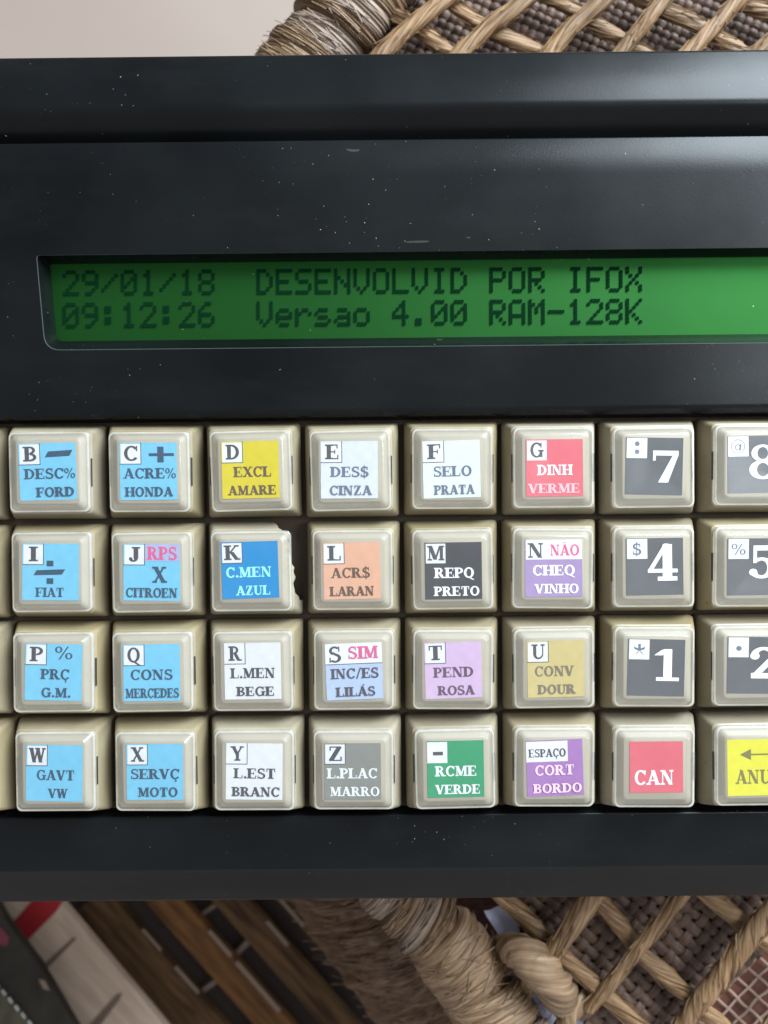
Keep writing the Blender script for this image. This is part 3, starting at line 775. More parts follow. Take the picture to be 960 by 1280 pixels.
def cover_mesh():
    bm = bmesh.new()
    def R(w, r, z): return [(x, y, z) for x, y in ring_rr(w, w, r, 5)]
    loft(bm, [R(15.25, 1.1, 3.75), R(15.3, 1.1, 4.5)], 2, False)
    loft(bm, [R(15.3, 1.1, 4.5), R(15.15, 1.05, 4.80), R(14.95, 1.0, 4.90), R(14.5, .95, 4.92)], 2, False)
    loft(bm, [R(14.5, .95, 4.92), R(12.75, .7, 6.22)], 1, False)
    loft(bm, [R(12.75, .7, 6.22), R(12.52, .68, 6.38), R(12.35, .65, 6.42)], 1, False)
    # top, slightly dished
    g, half = 9, 12.35 / 2
    rings = []
    top = [R(12.35, .65, 6.42)]
    for f in (0.96, .82, .62, .4, .2):
        top.append([(x * f, y * f, 6.42 - .42 * (1 - (x * f / half) ** 2) * (1 - (y * f / half) ** 2)) for x, y, _ in R(12.35, .65, 0)])
    loft(bm, top, 0, True)
    bmesh.ops.remove_doubles(bm, verts=bm.verts, dist=0.001)
    return bm

GRID = [['', 'B', 'C', 'D', 'E', 'F', 'G', '7', '8'], ['', 'I', 'J', 'K', 'L', 'M', 'N', '4', '5'],
        ['', 'P', 'Q', 'R', 'S', 'T', 'U', '1', '2'], ['', 'W', 'X', 'Y', 'Z', '-', 'ESP', 'CAN', 'ANUL']]
COLOUR = dict(B='blue', C='blue', D='yellow', E='pale grey', F='white', G='red', I='blue', J='blue', K='deep blue', L='peach', M='black', N='white and violet',
              P='blue', Q='blue', R='white', S='white and lilac', T='pink', U='gold', W='blue', X='blue', Y='white', Z='grey')
SIGN = {'7': 'dark insert showing a large 7 and a colon', '8': 'dark insert showing a large 8 and an at sign', '4': 'dark insert showing a large 4 and a dollar sign',
        '5': 'dark insert showing a large 5 and a percent sign', '1': 'dark insert showing a large 1 and an asterisk', '2': 'dark insert showing a large 2 and a dot',
        '-': 'green insert reading RCME VERDE', 'ESP': 'purple insert reading CORT BORDO', 'CAN': 'red insert reading CAN', 'ANUL': 'yellow insert with a left arrow'}
key_proto = part('key', key_mesh(), [M['beige'], M['slot'], M['platform']], parent=None, sharp=30)
broken_me = None
cover_proto = obj('clear_cover', cover_mesh(), [M['cover_top'], M['cover_side'], M['cover_edge']], None, sharp=24)
first = True
rnd = random.Random(3)
for r, row in enumerate(GRID):
    for c, k in enumerate(row):
        if first:
            key, cov = key_proto, cover_proto
            first = False
        else:
            key = key_proto.copy(); cov = cover_proto.copy()
            COL.objects.link(key); COL.objects.link(cov)
        if k == 'K':
            tmp = obj('key', key_mesh(True), [M['beige'], M['slot'], M['platform']], None, sharp=30)
            key.data = tmp.data
            bpy.data.objects.remove(tmp)
        key.name = 'key'; cov.name = 'clear_cover'
        key.parent = terminal; key.matrix_parent_inverse = Matrix()
        cov.parent = key; cov.matrix_parent_inverse = Matrix()
        key.location = (Vector(((c - 1) * 19.05 + rnd.uniform(-.09, .09), -r * 19.05 + rnd.uniform(-.09, .09), rnd.uniform(-.22, .22))) - TOFF) * MM
        key.rotation_euler = (rnd.uniform(-.018, .018), rnd.uniform(-.018, .018), rnd.uniform(-.009, .009))
        cov.location = (rnd.uniform(-.12, .12) * MM, rnd.uniform(-.14, .06) * MM, 0)
        cov.rotation_euler = (rnd.uniform(-.008, .008), rnd.uniform(-.008, .008), rnd.uniform(-.013, .013))
        ins = art(k).build(key)
        ins.location = (rnd.uniform(-.25, .2) * MM, rnd.uniform(-.2, .2) * MM, 5.36 * MM)
        ins.rotation_euler = (rnd.uniform(-.006, .006), rnd.uniform(-.006, .006), rnd.uniform(-.03, .03))
        if k == 'K':
            key['label'] = 'broken key marked K with deep blue insert and chipped right side'
        elif k in SIGN:
            key['label'] = 'key with ' + SIGN[k]
        elif k:
            key['label'] = 'key with %s insert marked %s' % (COLOUR[k], k)

# ------------------------------------------------------------------ the woven seat under it
seat = empty('woven_seat', (80, -60, -40))
tag(seat, 'woven seagrass seat with rope lattice and wrapped rim under the terminal', 'woven seat')
SOFF = Vector((80, -60, -40))
def spart(name, bm, mats, parent=seat, **k):
    bmesh.ops.translate(bm, verts=bm.verts, vec=-SOFF)
    return obj(name, bm, mats, parent, **k)

def tube(bm, pts, r, seg=20, n=14, ridges=5, amp=.10, twist=.35, flatn=.8, taper=None, seed=0, wob=.05, fuzz=0):
    path = catmull(pts, n)
    uvl = bm.loops.layers.uv.verify()
    s, prev, rings, meta = 0.0, None, [], []
    for i, p in enumerate(path):
        t = (path[min(i + 1, len(path) - 1)] - path[max(i - 1, 0)]).normalized()
        if prev is not None: s += (p - prev).length
        prev = p
        side = t.cross(Vector((0, 0, 1))).normalized()
        up = side.cross(t).normalized()
        rr = r * (1 + wob * 2 * noise.noise(Vector((s * .12, seed * 7.3, 0))))
        if taper: rr *= taper(i / (len(path) - 1))
        ring, m = [], []
        for k in range(seg):
            a = 2 * math.pi * k / seg
            ph = a - twist * s / r
            f = 1 + amp * (abs(math.sin(ph * ridges / 2)) * 1.6 - 1) + wob * noise.noise(Vector((math.cos(ph) * 2.2, math.sin(ph) * 2.2 + seed, s * .06)))
            ring.append(bm.verts.new(p + side * (rr * f * math.cos(a)) + up * (rr * f * math.sin(a) * flatn)))
            m.append((k / seg - twist * s / r / (2 * math.pi), s / 10))
        rings.append(ring); meta.append(m)
    for a, b, ma, mb in zip(rings, rings[1:], meta, meta[1:]):
        for k in range(seg):
            q = (k + 1) % seg
            f = bm.faces.new((a[k], a[q], b[q], b[k]))
            du = (1.0 if q == 0 else 0.0)
            for l, uv in zip(f.loops, ((ma[k][0], ma[k][1]), (ma[q][0] + du, ma[q][1]), (mb[q][0] + du, mb[q][1]), (mb[k][0], mb[k][1]))):
                l[uvl].uv = uv
    bm.faces.new(list(reversed(rings[0]))); bm.faces.new(rings[-1])
    # loose fibres that lie along the rope and lift off it in places
    rn = random.Random(seed * 101 + 5)
    for _ in range(fuzz):
        i0 = rn.randrange(0, max(1, len(path) - 12)); i1 = min(len(path) - 1, i0 + rn.randrange(8, 30))
        ph = rn.uniform(0, 2 * math.pi); tw = twist * rn.uniform(.2, 1.6); lift0, lift1 = rn.uniform(0, .5), rn.uniform(0, .9)
        fr_ = rn.uniform(.11, .21); uo = rn.uniform(0, 9); prevr = None; s2 = 0.0
        for i in range(i0, i1 + 1):
            p = path[i]
            t = (path[min(i + 1, len(path) - 1)] - path[max(i - 1, 0)]).normalized()
            if i > i0: s2 += (p - path[i - 1]).length
            side = t.cross(Vector((0, 0, 1))).normalized(); up = side.cross(t).normalized()
            a = ph + tw * s2 / r
            e = (i - i0) / max(1, i1 - i0)
            rad = r * (1.06 + lift0 * max(0, .25 - e) ** 2 * 9 + lift1 * max(0, e - .7) ** 2 * 7)
            c = p + side * (rad * math.cos(a)) + up * (rad * math.sin(a) * flatn)
            ring = [bm.verts.new(c + side * (fr_ * math.cos(b)) + up * (fr_ * math.sin(b))) for b in (0, 2.09, 4.19)]
            if prevr:
                for k in range(3):
                    f = bm.faces.new((prevr[k], prevr[(k + 1) % 3], ring[(k + 1) % 3], ring[k]))
                    for l in f.loops: l[uvl].uv = (uo, s2 / 10)
            prevr = ring

ZL = -31.0
def strand(pts, r, z0=ZL, dz=None, mat='rope', twist=.35, seed=0, ridges=5, name='rope_strand', amp=.10):
    bm = bmesh.new()
    q = [P(p[0], p[1], z0 + (p[2] if len(p) > 2 else 0)) for p in pts]
    tube(bm, q, r, twist=twist, seed=seed, ridges=ridges, amp=amp, wob=.11, flatn=.72, fuzz=26)
    return spart(name, bm, M[mat], sharp=60)
# lower lattice: north-west to south-east strands lie below the others
strand([(560, 1050), (620, 1112), (662, 1152), (700, 1192, 1), (745, 1232), (800, 1283), (850, 1330)], 2.07, ZL - 2.0, seed=1, twist=.22)
strand([(690, 1060), (742, 1118), (775, 1156), (800, 1190), (850, 1235), (905, 1285), (950, 1330)], 1.94, ZL - 2.0, seed=2, twist=.25)
strand([(830, 1060), (880, 1112), (915, 1142), (950, 1172), (985, 1200), (1030, 1240)], 2.11, ZL - 2.0, seed=3, twist=.3)
strand([(790, 1050), (742, 1118, -1), (715, 1158, 1), (690, 1192, 1), (670, 1212, -1), (655, 1240, -4)], 2.29, ZL + 1.6, seed=4, twist=.2)
strand([(905, 1050), (850, 1122), (815, 1166, 1), (790, 1196, .6), (764, 1228, -1), (735, 1262, -3)], 1.54, ZL + 1.2, seed=5, twist=.2)
strand([(1040, 1050), (985, 1112), (945, 1162, 1), (905, 1214, .6), (872, 1256, -.5), (840, 1300, -2)], 2.24, ZL + 1.6, seed=6, twist=.65, ridges=6)
strand([(1100, 1130), (1010, 1226), (960, 1290), (930, 1330)], 2.02, ZL + 1.4, seed=16, twist=.4)
# upper lattice
strand([(455, -12), (482, 8), (508, 26), (540, 50), (575, 78), (610, 108)], 1.72, ZL - 1.6, seed=7, twist=.2)
strand([(535, -20), (563, 3), (598, 30), (640, 50), (690, 74), (730, 100)], 1.67, ZL - 1.6, seed=8, twist=.2)
strand([(650, -25), (690, -2), (745, 30), (800, 64), (850, 100)], 1.58, ZL - 1.6, seed=9, twist=.3)
strand([(780, -15), (822, 8), (875, 34), (925, 66), (970, 100)], 1.80, ZL - 1.6, seed=10, twist=.25)
strand([(900, -10), (932, 5), (975, 24), (1020, 50)], 1.58, ZL - 1.6, seed=11, twist=.25)
strand([(590, -22), (552, 4), (514, 32), (482, 62), (450, 96)], 1.72, ZL + 1.0, seed=12, twist=.2)
strand([(690, -28), (652, 4), (610, 34), (577, 66), (545, 104)], 1.76, ZL + 1.0, seed=13, twist=.15)
strand([(790, -35), (752, 2), (714, 34), (686, 68), (660, 104)], 1.76, ZL + 1.0, seed=14, twist=.15)
strand([(860, -35), (828, 2), (803, 32), (784, 54), (752, 92)], 1.54, ZL + 1.0, seed=15, twist=.15)
strand([(960, -38), (922, 2), (894, 32), (862, 64), (835, 92)], 1.67, ZL + 1.0, seed=17, twist=.2)
strand([(1020, 0), (975, 42), (948, 66), (915, 100)], 1.85, ZL + 1.0, seed=18, twist=.2)

# rim core and its wraps
def rim_frame(path, s):
    """point and frame at arc length s of a polyline"""
    for a, b in zip(path, path[1:]):
        d = (b - a).length
        if s <= d:
            t = (b - a).normalized(); p = a + t * s
            break
        s -= d
    else:
        t = (path[-1] - path[-2]).normalized(); p = path[-1].copy()
    side = t.cross(Vector((0, 0, 1))).normalized()
    return p, t, side, side.cross(t).normalized()
def wrap(path, s0, w, R, th, skew, mat, a0=-70, a1=250, flatz=.75, seed=0, ridge=.30, name='rim_wrap'):
    bm = bmesh.new(); uvl = bm.loops.layers.uv.verify()
    na, nw = 72, 40
    G, U = [], []
    for i in range(na + 1):
        a = math.radians(a0 + (a1 - a0) * i / na)
        row, ur = [], []
        for j in range(nw + 1):
            q = -1 + 2 * j / nw
            ss = s0 + q * w / 2 + skew * (a - math.pi / 2) + .35 * noise.noise(Vector((a * 1.1, seed * 3.1, q)))
            p, t, side, up = rim_frame(path, max(0.0, ss))
            h = th * math.sqrt(max(0, 1 - abs(q) ** 3.2)) + ridge * (noise.noise(Vector((q * 6.5 + seed, a * .35, seed))) + .8 * noise.noise(Vector((q * 17 + seed, a * .8, seed * 2)))) * th
            rr = R + h - th * .35
            row.append(bm.verts.new(p + side * (rr * math.cos(a)) + up * (rr * math.sin(a) * flatz)))
            ur.append((j / nw * w / 9, a * R / 10))
        G.append(row); U.append(ur)
    for i in range(na):
        for j in range(nw):
            f = bm.faces.new((G[i][j], G[i][j + 1], G[i + 1][j + 1], G[i + 1][j]))
            for l, uv in zip(f.loops, (U[i][j], U[i][j + 1], U[i + 1][j + 1], U[i + 1][j])): l[uvl].uv = uv
    bmesh.ops.recalc_face_normals(bm, faces=bm.faces)
    rn = random.Random(int(seed * 100) + 3)
    for _ in range(int(w * 3)):            # split fibres lifting off the band
        q = rn.uniform(-.95, .95); b0 = rn.uniform(40, 150); span = rn.uniform(18, 60); dq = rn.uniform(-.5, .5); lf = rn.uniform(.0, 1.6); uo = rn.uniform(0, 9); wr = rn.uniform(.09, .18); prev = None
        for k in range(10):
            t = k / 9
            a = math.radians(b0 + span * t)
            p, tt, side, up = rim_frame(path, max(0, s0 + (q + dq * t) * w / 2 + skew * (a - math.pi / 2)))
            rr = R + th * .80 + lf * t * t
            c = p + side * (rr * math.cos(a)) + up * (rr * math.sin(a) * flatz)
            ring = [bm.verts.new(c + tt * (wr * math.cos(g)) + up * (wr * math.sin(g))) for g in (0, 2.09, 4.19)]
            if prev:
                for g in range(3):
                    f = bm.faces.new((prev[g], prev[(g + 1) % 3], ring[(g + 1) % 3], ring[g]))
                    for l in f.loops: l[uvl].uv = (uo, t)
            prev = ring
    return spart(name, bm, M[mat], sharp=70)
ZR = -34.0
low = catmull([P(420, 1030, ZR), P(480, 1092, ZR), P(532, 1148, ZR), P(580, 1210, ZR), P(632, 1285, ZR), P(680, 1370, ZR)], 12)
bm = bmesh.new(); tube(bm, low[::6] + [low[-1]], 7.0, seed=20, n=6, flatn=.75); spart('rim_core', bm, M['apron'], sharp=60)
for i, (s, w, R, th, sk, mt) in enumerate([(10, 9.0, 8.0, 1.6, -1.2, 'wrap'), (17.8, 7.5, 8.0, 1.7, -1.6, 'wrap_grey'), (24.3, 5.6, 8.1, 1.9, -2.2, 'wrap'),
                                           (29.4, 5.0, 8.2, 1.7, -2.6, 'wrap_grey'), (33.6, 4.0, 8.1, 1.5, -2.2, 'wrap'), (44.2, 16.5, 8.3, 1.8, -.6, 'wrap'),
                                           (57.5, 10.5, 8.5, 1.9, 2.0, 'wrap'), (67.5, 9.5, 8.5, 1.8, 2.5, 'wrap_grey')]):
    wrap(low, s, w, R, th, sk, mt, seed=i * 1.7 + .4)
top = catmull([P(330, 130, ZR), P(368, 92, ZR), P(405, 52, ZR), P(437, 16, ZR), P(472, -24, ZR), P(520, -80, ZR)], 12)
bm = bmesh.new(); tube(bm, top[::6] + [top[-1]], 7.0, seed=21, n=6, flatn=.75); spart('rim_core', bm, M['apron'], sharp=60)
for i, (s, w, R, th, sk, mt) in enumerate([(10.5, 6.5, 8.2, 1.5, -1.5, 'wrap'), (14.9, 3.6, 8.4, 2.0, -1.6, 'wrap'), (19.5, 6.6, 8.1, 1.5, -1.5, 'wrap_grey'), (24.3, 3.6, 8.7, 2.3, -1.5, 'wrap'),
                                           (29.0, 6.3, 8.2, 1.6, -1.5, 'wrap_grey'), (34.6, 5.5, 8.3, 1.7, -1.4, 'wrap'), (40.5, 6.8, 8.2, 1.7, -1.4, 'wrap_grey')]):
    wrap(top, s, w, R, th, sk, mt, seed=i * 2.3 + 9)

# the knot where the lattice is tied to the rim
bm = bmesh.new()
tube(bm, [P(630, 1182, -35), P(648, 1190, -28), P(668, 1205, -25.5), P(688, 1225, -26.5), P(700, 1246, -31), P(704, 1256, -37)], 3.7, seed=31, twist=.9, ridges=5, amp=.16, wob=.12, flatn=.95,
     taper=lambda t: .8 + .35 * math.sin(math.pi * t))
spart('rope_knot', bm, M['wrap'], sharp=60)
bm = bmesh.new()
tube(bm, [P(690, 1330, -38), P(702, 1290, -35), P(716, 1262, -34), P(738, 1244, -36), P(748, 1236, -40)], 2.3, seed=33, twist=.8, ridges=5, amp=.16, wob=.1)
spart('rope_knot', bm, M['wrap'], sharp=60)

# woven panels below the lattice
def weave(name, px_pts, z, ang, pitch, wide, mat, mat_gap, amp=.45, cols=None, parent=seat):
    """plain weave of flat strips clipped to a convex pixel polygon"""
    poly_mm = [P(x, y, z).to_2d() for x, y in px_pts]
    cx = sum((p for p in poly_mm), Vector((0, 0))) / len(poly_mm)
    ca, sa = math.cos(ang), math.sin(ang)
    loc = [((p - cx).x * ca + (p - cx).y * sa, -(p - cx).x * sa + (p - cx).y * ca) for p in poly_mm]
    def span(axis, v):
        xs = []
        for a, b in zip(loc, loc[1:] + loc[:1]):
            if (a[1 - axis] - v) * (b[1 - axis] - v) < 0:
                t = (v - a[1 - axis]) / (b[1 - axis] - a[1 - axis])
                xs.append(a[axis] + t * (b[axis] - a[axis]))
        return (min(xs), max(xs)) if len(xs) >= 2 else None
    bm = bmesh.new(); uvl = bm.loops.layers.uv.verify()
    f = bm.faces.new([bm.verts.new((p.x, p.y, z - 1.2)) for p in (poly_mm if sum(a.x * b.y - b.x * a.y for a, b in zip(poly_mm, poly_mm[1:] + poly_mm[:1])) > 0 else poly_mm[::-1])])
    f.material_index = 1
    rn = random.Random(len(name) + int(pitch * 100))
    for axis in (0, 1):
        lo = min(p[1 - axis] for p in loc); hi = max(p[1 - axis] for p in loc)
        for k in range(math.floor(lo / pitch), math.ceil(hi / pitch) + 1):
            v = k * pitch
            sp = span(axis, v)
            if not sp or sp[1] - sp[0] < pitch: continue
            n = max(2, int((sp[1] - sp[0]) / (pitch / 4)))
            ww = wide * rn.uniform(.85, 1.1); off = rn.uniform(-.08, .08) * pitch; uo = rn.uniform(0, 50)
            prev = None
            for i in range(n + 1):
                u = sp[0] + (sp[1] - sp[0]) * i / n
                hgt = amp * math.cos(math.pi * u / pitch) * (1 if (k + axis) % 2 else -1)
                wob = off + .10 * pitch * noise.noise(Vector((u * .25, k * 3.7, axis * 9)))
                cur = []
                for q, dh in ((-.5, -.22), (-.25, .0), (0, .06), (.25, 0), (.5, -.22)):
                    l = (u, v + wob + q * ww) if axis == 0 else (v + wob + q * ww, u)
                    wx = cx.x + l[0] * ca - l[1] * sa; wy = cx.y + l[0] * sa + l[1] * ca
                    cur.append((bm.verts.new((wx, wy, z + hgt + dh * wide * .6)), (uo + q, u / 10 + uo)))
                if prev:
                    for a in range(4):
                        ff = bm.faces.new((prev[a][0], cur[a][0], cur[a + 1][0], prev[a + 1][0]))
                        for lp, uv in zip(ff.loops, (prev[a][1], cur[a][1], cur[a + 1][1], prev[a + 1][1])): lp[uvl].uv = uv
                        ff.normal_update()
                        if ff.normal.z < 0: ff.normal_flip()
                prev = cur
    return spart(name, bm, [M[mat], M[mat_gap]], parent, sharp=60)
weave('woven_panel', [(655, 1060), (1050, 1060), (1050, 1110), (860, 1275), (800, 1330), (770, 1330), (690, 1235), (650, 1180)], -37.5, math.radians(-42), 3.0, 2.35, 'weave', 'weave_gap')
weave('woven_panel', [(440, 20), (470, -40), (1050, -40), (1050, 130), (440, 130)], -37.5, math.radians(-24), 2.1, 1.8, 'weave', 'weave_gap', .55)
weave('cane_panel', [(1050, 1100), (1050, 1340), (780, 1340), (868, 1262)], -39.5, math.radians(-44), 3.6, .62, 'cane_line', 'red_cane', .12)

# underside seen through the gap beside the rim
bm = bmesh.new(); uvl = bm.loops.layers.uv.verify()
G = [[bm.verts.new(P(520 + i * 26, 1060 + j * 26, -56) + Vector((0, 0, 2.0 * noise.noise(Vector((i * .5, j * .5, 3)))))) for i in range(12)] for j in range(12)]
for j in range(11):
    for i in range(11):
        f = bm.faces.new((G[j][i], G[j + 1][i], G[j + 1][i + 1], G[j][i + 1]))
        for l, uv in zip(f.loops, ((i * .5, j * .5), (i * .5, j * .5 + .5), (i * .5 + .5, j * .5 + .5), (i * .5 + .5, j * .5))): l[uvl].uv = uv
spart('under_panel', bm, M['red_cane'], sharp=70)

# fibrous side that drops from the rim
bm = bmesh.new(); uvl = bm.loops.layers.uv.verify()
A = catmull([P(440, 1050, -41), P(478, 1128, -41), P(520, 1190, -41), P(580, 1262, -41), P(640, 1350, -41)], 40)
B = catmull([P(300, 1050, -84), P(366, 1128, -84), P(408, 1196, -84), P(474, 1284, -84), P(540, 1370, -84)], 40)
rows = []
for i, (a, b) in enumerate(zip(A, B)):
    rows.append([bm.verts.new(a.lerp(b, j / 30) + Vector((0, 0, 5.5 * math.sin(math.pi * j / 30) + 3.2 * noise.noise(Vector((i * .16, j * .09, 4))) + 1.2 * noise.noise(Vector((i * .6, j * .07, 1))) + .7 * noise.noise(Vector((i * 1.7, j * .10, 8)))))) for j in range(31)])
for i in range(len(rows) - 1):
    for j in range(30):
        f = bm.faces.new((rows[i][j], rows[i + 1][j], rows[i + 1][j + 1], rows[i][j + 1]))
        for l, uv in zip(f.loops, ((i / 34, j / 8), ((i + 1) / 34, j / 8), ((i + 1) / 34, (j + 1) / 8), (i / 34, (j + 1) / 8))): l[uvl].uv = uv
bmesh.ops.recalc_face_normals(bm, faces=bm.faces)
rn = random.Random(77)
for _ in range(420):          # shaggy loose ends
    i = rn.randrange(len(A)); j = rn.uniform(0, .7); a, b = A[i], B[min(len(B) - 1, max(0, i + rn.randrange(-9, 10)))]
    L_ = rn.uniform(.15, .4); h0, h1 = rn.uniform(3, 6), rn.uniform(3, 9); uo = rn.uniform(0, 9); prev = None; w = rn.uniform(.10, .22)
    sx = rn.uniform(-5, 5)
    for k in range(8):
        t = k / 7; e = min(1, j + L_ * t)
        c = a.lerp(b, e) + Vector((sx * t * t, 0, 5.5 * math.sin(math.pi * e) - 2 + h0 * .5 + (h1 - h0) * t * t * .6))
        ring = [bm.verts.new(c + Vector((w * math.cos(q), w * math.sin(q), 0))) for q in (0, 2.09, 4.19)]
        if prev:
            for q in range(3):
                f = bm.faces.new((prev[q], prev[(q + 1) % 3], ring[(q + 1) % 3], ring[q]))
                for l in f.loops: l[uvl].uv = (uo, t)
        prev = ring
spart('side_weave', bm, M['apron'], sharp=70)

# ------------------------------------------------------------------ cloth seen through the lattice
M['cloth'] = flat('lavender_cloth', (0.62, 0.66, 0.84), 0.8, 0.1)
bm = bmesh.new()
rows = []
for i in range(13):
    rows.append([])
    for j in range(25):
        p = P(604 + i * 4.4 + j * 4.0, 1136 + j * 7.2 - i * .8, -41)
        p.z += 2.6 * noise.noise(Vector((p.x * .16, p.y * .16, 2))) + 1.6 * abs(noise.noise(Vector((p.x * .3 + 5, p.y * .22, 7))))
        rows[-1].append(bm.verts.new(p))
for i in range(12):
    for j in range(24):
        bm.faces.new((rows[i][j], rows[i][j + 1], rows[i + 1][j + 1], rows[i + 1][j]))
cl = obj('cloth', bm, M['cloth'], None, sharp=50)
tag(cl, 'pale lavender crumpled cloth showing through the gap beside the wrapped rim', 'cloth')

# ------------------------------------------------------------------ things far below on the lower left
def prism(bm, pts, z, th, mat=0):
    """slab whose top outline is given in photo pixels at height z"""
    q = [P(x, y, z) for x, y in pts]
    if sum(a.x * b.y - b.x * a.y for a, b in zip(q, q[1:] + q[:1])) < 0: q.reverse()
    loft(bm, [[(p.x, p.y, z - th) for p in q], [(p.x, p.y, z) for p in q]], mat, True, True)
M['pale_wood'] = wood('pale_board', (0.24, 0.175, 0.13), (0.35, 0.27, 0.21), (40, 260, 60), math.radians(48.7), .6)
M['red_paint'] = wood('red_paint', (0.15, 0.008, 0.010), (0.22, 0.014, 0.018), (60, 60, 60))
M['seam'] = flat('board_seam', (0.09, 0.06, 0.045), .8)
M['brown_wood'] = wood('brown_wood', (0.020, 0.010, 0.005), (0.085, 0.046, 0.020), (45, 420, 60), math.radians(48.7), .85)
M['orange_wood'] = wood('orange_wood', (0.040, 0.017, 0.006), (0.120, 0.055, 0.019), (45, 420, 60), math.radians(48.7), .85)
M['dark_wood'] = flat('dark_backing', (0.030, 0.020, 0.016), .8)
M['strip'] = flat('pale_strip', (0.13, 0.09, 0.068), .7)

ZB = -112.0
board = empty('painted_board', P(80, 1210, ZB) - Vector((0, 0, 3)))
tag(board, 'pale wooden board with a red painted band, far below on the lower left', 'board')
def child(parent, name, bm, mat, **k):
    bmesh.ops.translate(bm, verts=bm.verts, vec=-parent.location / MM)
    return obj(name, bm, mat, parent, **k)
bm = bmesh.new(); prism(bm, [(-70, 1030), (-10, 1030), (78, 1130), (212, 1290), (250, 1330), (90, 1330), (60, 1290), (-8, 1120)], ZB, 3); child(board, 'plank', bm, M['pale_wood'])
bm = bmesh.new(); prism(bm, [(8, 1163), (62, 1100), (96, 1100), (70, 1140), (30, 1180), (22, 1172)], ZB + .3, .29); child(board, 'painted_band', bm, M['red_paint'])
bm = bmesh.new(); prism(bm, [(108, 1286), (144, 1245), (152, 1241), (150, 1249), (122, 1286)], ZB + .3, .29); prism(bm, [(55, 1206), (92, 1172), (95, 1174), (60, 1210)], ZB + .3, .29); child(board, 'seam', bm, M['seam'])

ZC = -100.0
cush = empty('dark_cushion', P(20, 1230, ZC) - Vector((0, 0, 3)))
tag(cush, 'dark cushion edge with white stitched seam at the lower left corner', 'cushion')
M['leather'] = wood('dark_leather', (0.010, 0.009, 0.007), (0.024, 0.020, 0.015), (80, 80, 80), 0, .5)
M['olive'] = wood('olive_cloth', (0.035, 0.030, 0.020), (0.065, 0.056, 0.038), (120, 120, 120), 0, .8)
M['thread'] = flat('white_thread', (0.30, 0.30, 0.28), .7)
M['pink'] = flat('crimson_patch', (0.09, 0.012, 0.025), .7)
bm = bmesh.new(); prism(bm, [(-140, 1060), (-65, 1060), (-4, 1130), (8, 1152), (50, 1208), (98, 1290), (140, 1360), (90, 1360), (40, 1283), (-4, 1232)], ZC, 3); child(cush, 'side_band', bm, M['leather'])
bm = bmesh.new(); prism(bm, [(-140, 1062), (-5, 1232), (39, 1284), (88, 1360), (-140, 1360)], ZC + .8, 3); child(cush, 'top_cloth', bm, M['olive'])
bm = bmesh.new()
for k in range(15):
    a = Vector((-40 + k * 8.2, 1190 + k * 9.6)); b = a + Vector((5.6, 6.6))
    if a.y > 1232: a.x += 1
    n = Vector((-.85, .75)) * (0.8 + .4 * ((k * 7) % 5) / 5)
    prism(bm, [tuple(a + n), tuple(b + n), tuple(b - n), tuple(a - n)], ZC + 1.3, .49)
child(cush, 'stitching', bm, M['thread'])
bm = bmesh.new(); prism(bm, [(-14, 1148), (2, 1160), (12, 1172), (8, 1183), (-12, 1178)], ZC + .25, .24); child(cush, 'patch', bm, M['pink'])
bm = bmesh.new(); prism(bm, [(48, 1224), (56, 1226), (62, 1238), (54, 1236)], ZC + .25, .24); child(cush, 'metal_tab', bm, M['strip'])

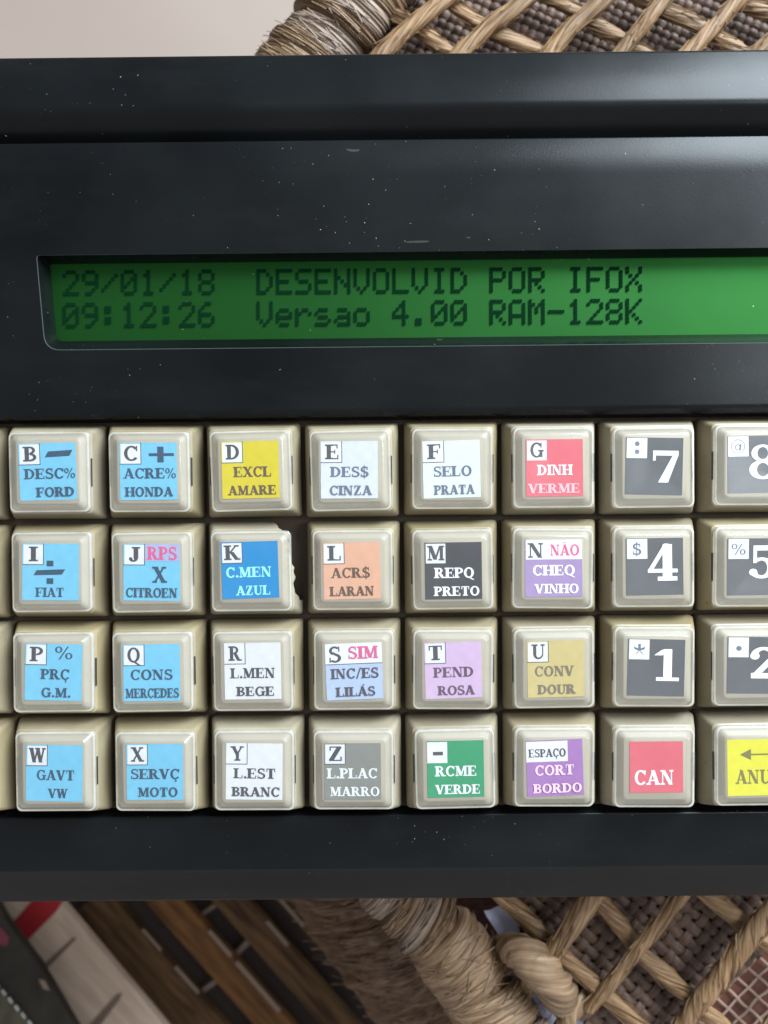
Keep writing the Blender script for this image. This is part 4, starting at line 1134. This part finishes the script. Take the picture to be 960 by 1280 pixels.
ZS = -122.0
bench = empty('slatted_bench', P(270, 1210, ZS) - Vector((0, 0, 3)))
tag(bench, 'brown wooden slatted bench with dark gaps, out of focus below the rope rim', 'bench')
d = Vector((0.66, 0.75)).normalized(); nrm = Vector((d.y, -d.x))      # along and across the slats, as they lie in the picture plane
def band(c, w, l0, l1):
    return [tuple(d * l0 + nrm * (c - w / 2)), tuple(d * l1 + nrm * (c - w / 2)), tuple(d * l1 + nrm * (c + w / 2)), tuple(d * l0 + nrm * (c + w / 2))]
bm = bmesh.new(); prism(bm, band(-570, 260, 900, 1320), ZS - 9, 4); child(bench, 'backing', bm, M['dark_wood'])
for c, w, mt in ((-663, 54, 'brown_wood'), (-590, 36, 'orange_wood'), (-528, 34, 'brown_wood'), (-464, 38, 'brown_wood')):
    bm = bmesh.new(); prism(bm, band(c, w, 920, 1310), ZS, 4); child(bench, 'slat', bm, M[mt])
for c, w, l0, l1 in ((-573, 5, 1046, 1088), (-573, 5, 1098, 1180), (-634, 3.5, 1052, 1096), (-511, 4, 1085, 1125), (-634, 3, 990, 1025), (-480, 3.5, 1060, 1120)):
    bm = bmesh.new(); prism(bm, band(c, w, l0, l1), ZS + .5, .49); child(bench, 'edge_strip', bm, M['strip'])
for c, l, w, tilt in ((-621, 1098, 5.5, .10), (-558, 1090, 6.5, -.08), (-558, 1026, 4, .12), (-497, 1030, 5, -.15), (-621, 1176, 4, .2)):
    q = band(c, 30, l - w / 2, l + w / 2)
    q = [tuple(Vector(p) + d * tilt * (nrm.dot(Vector(p)) - c)) for p in q]
    bm = bmesh.new(); prism(bm, q, ZS - 4.2, 3); child(bench, 'cross_strip', bm, M['strip'])

# ------------------------------------------------------------------ floor
m, nt, b = new_mat('floor_tile')
tc = N(nt, 'ShaderNodeTexCoord')
n1 = N(nt, 'ShaderNodeTexNoise', Scale=9.0, Detail=6.0); nt.links.new(tc.outputs['Object'], n1.inputs['Vector'])
r1 = ramp(nt, [(0.3, (0.225, 0.178, 0.148)), (0.7, (0.25, 0.20, 0.168))]); nt.links.new(n1.outputs['Fac'], r1.inputs['Fac'])
nt.links.new(r1.outputs[0], b.inputs['Base Color']); b.inputs['Roughness'].default_value = .5
bm = bmesh.new()
bm.faces.new([bm.verts.new(v) for v in ((-3000, -3000, -190), (3000, -3000, -190), (3000, 3000, -190), (-3000, 3000, -190))])
fl = obj('floor', bm, m, None, smooth=False)
fl['kind'] = 'structure'
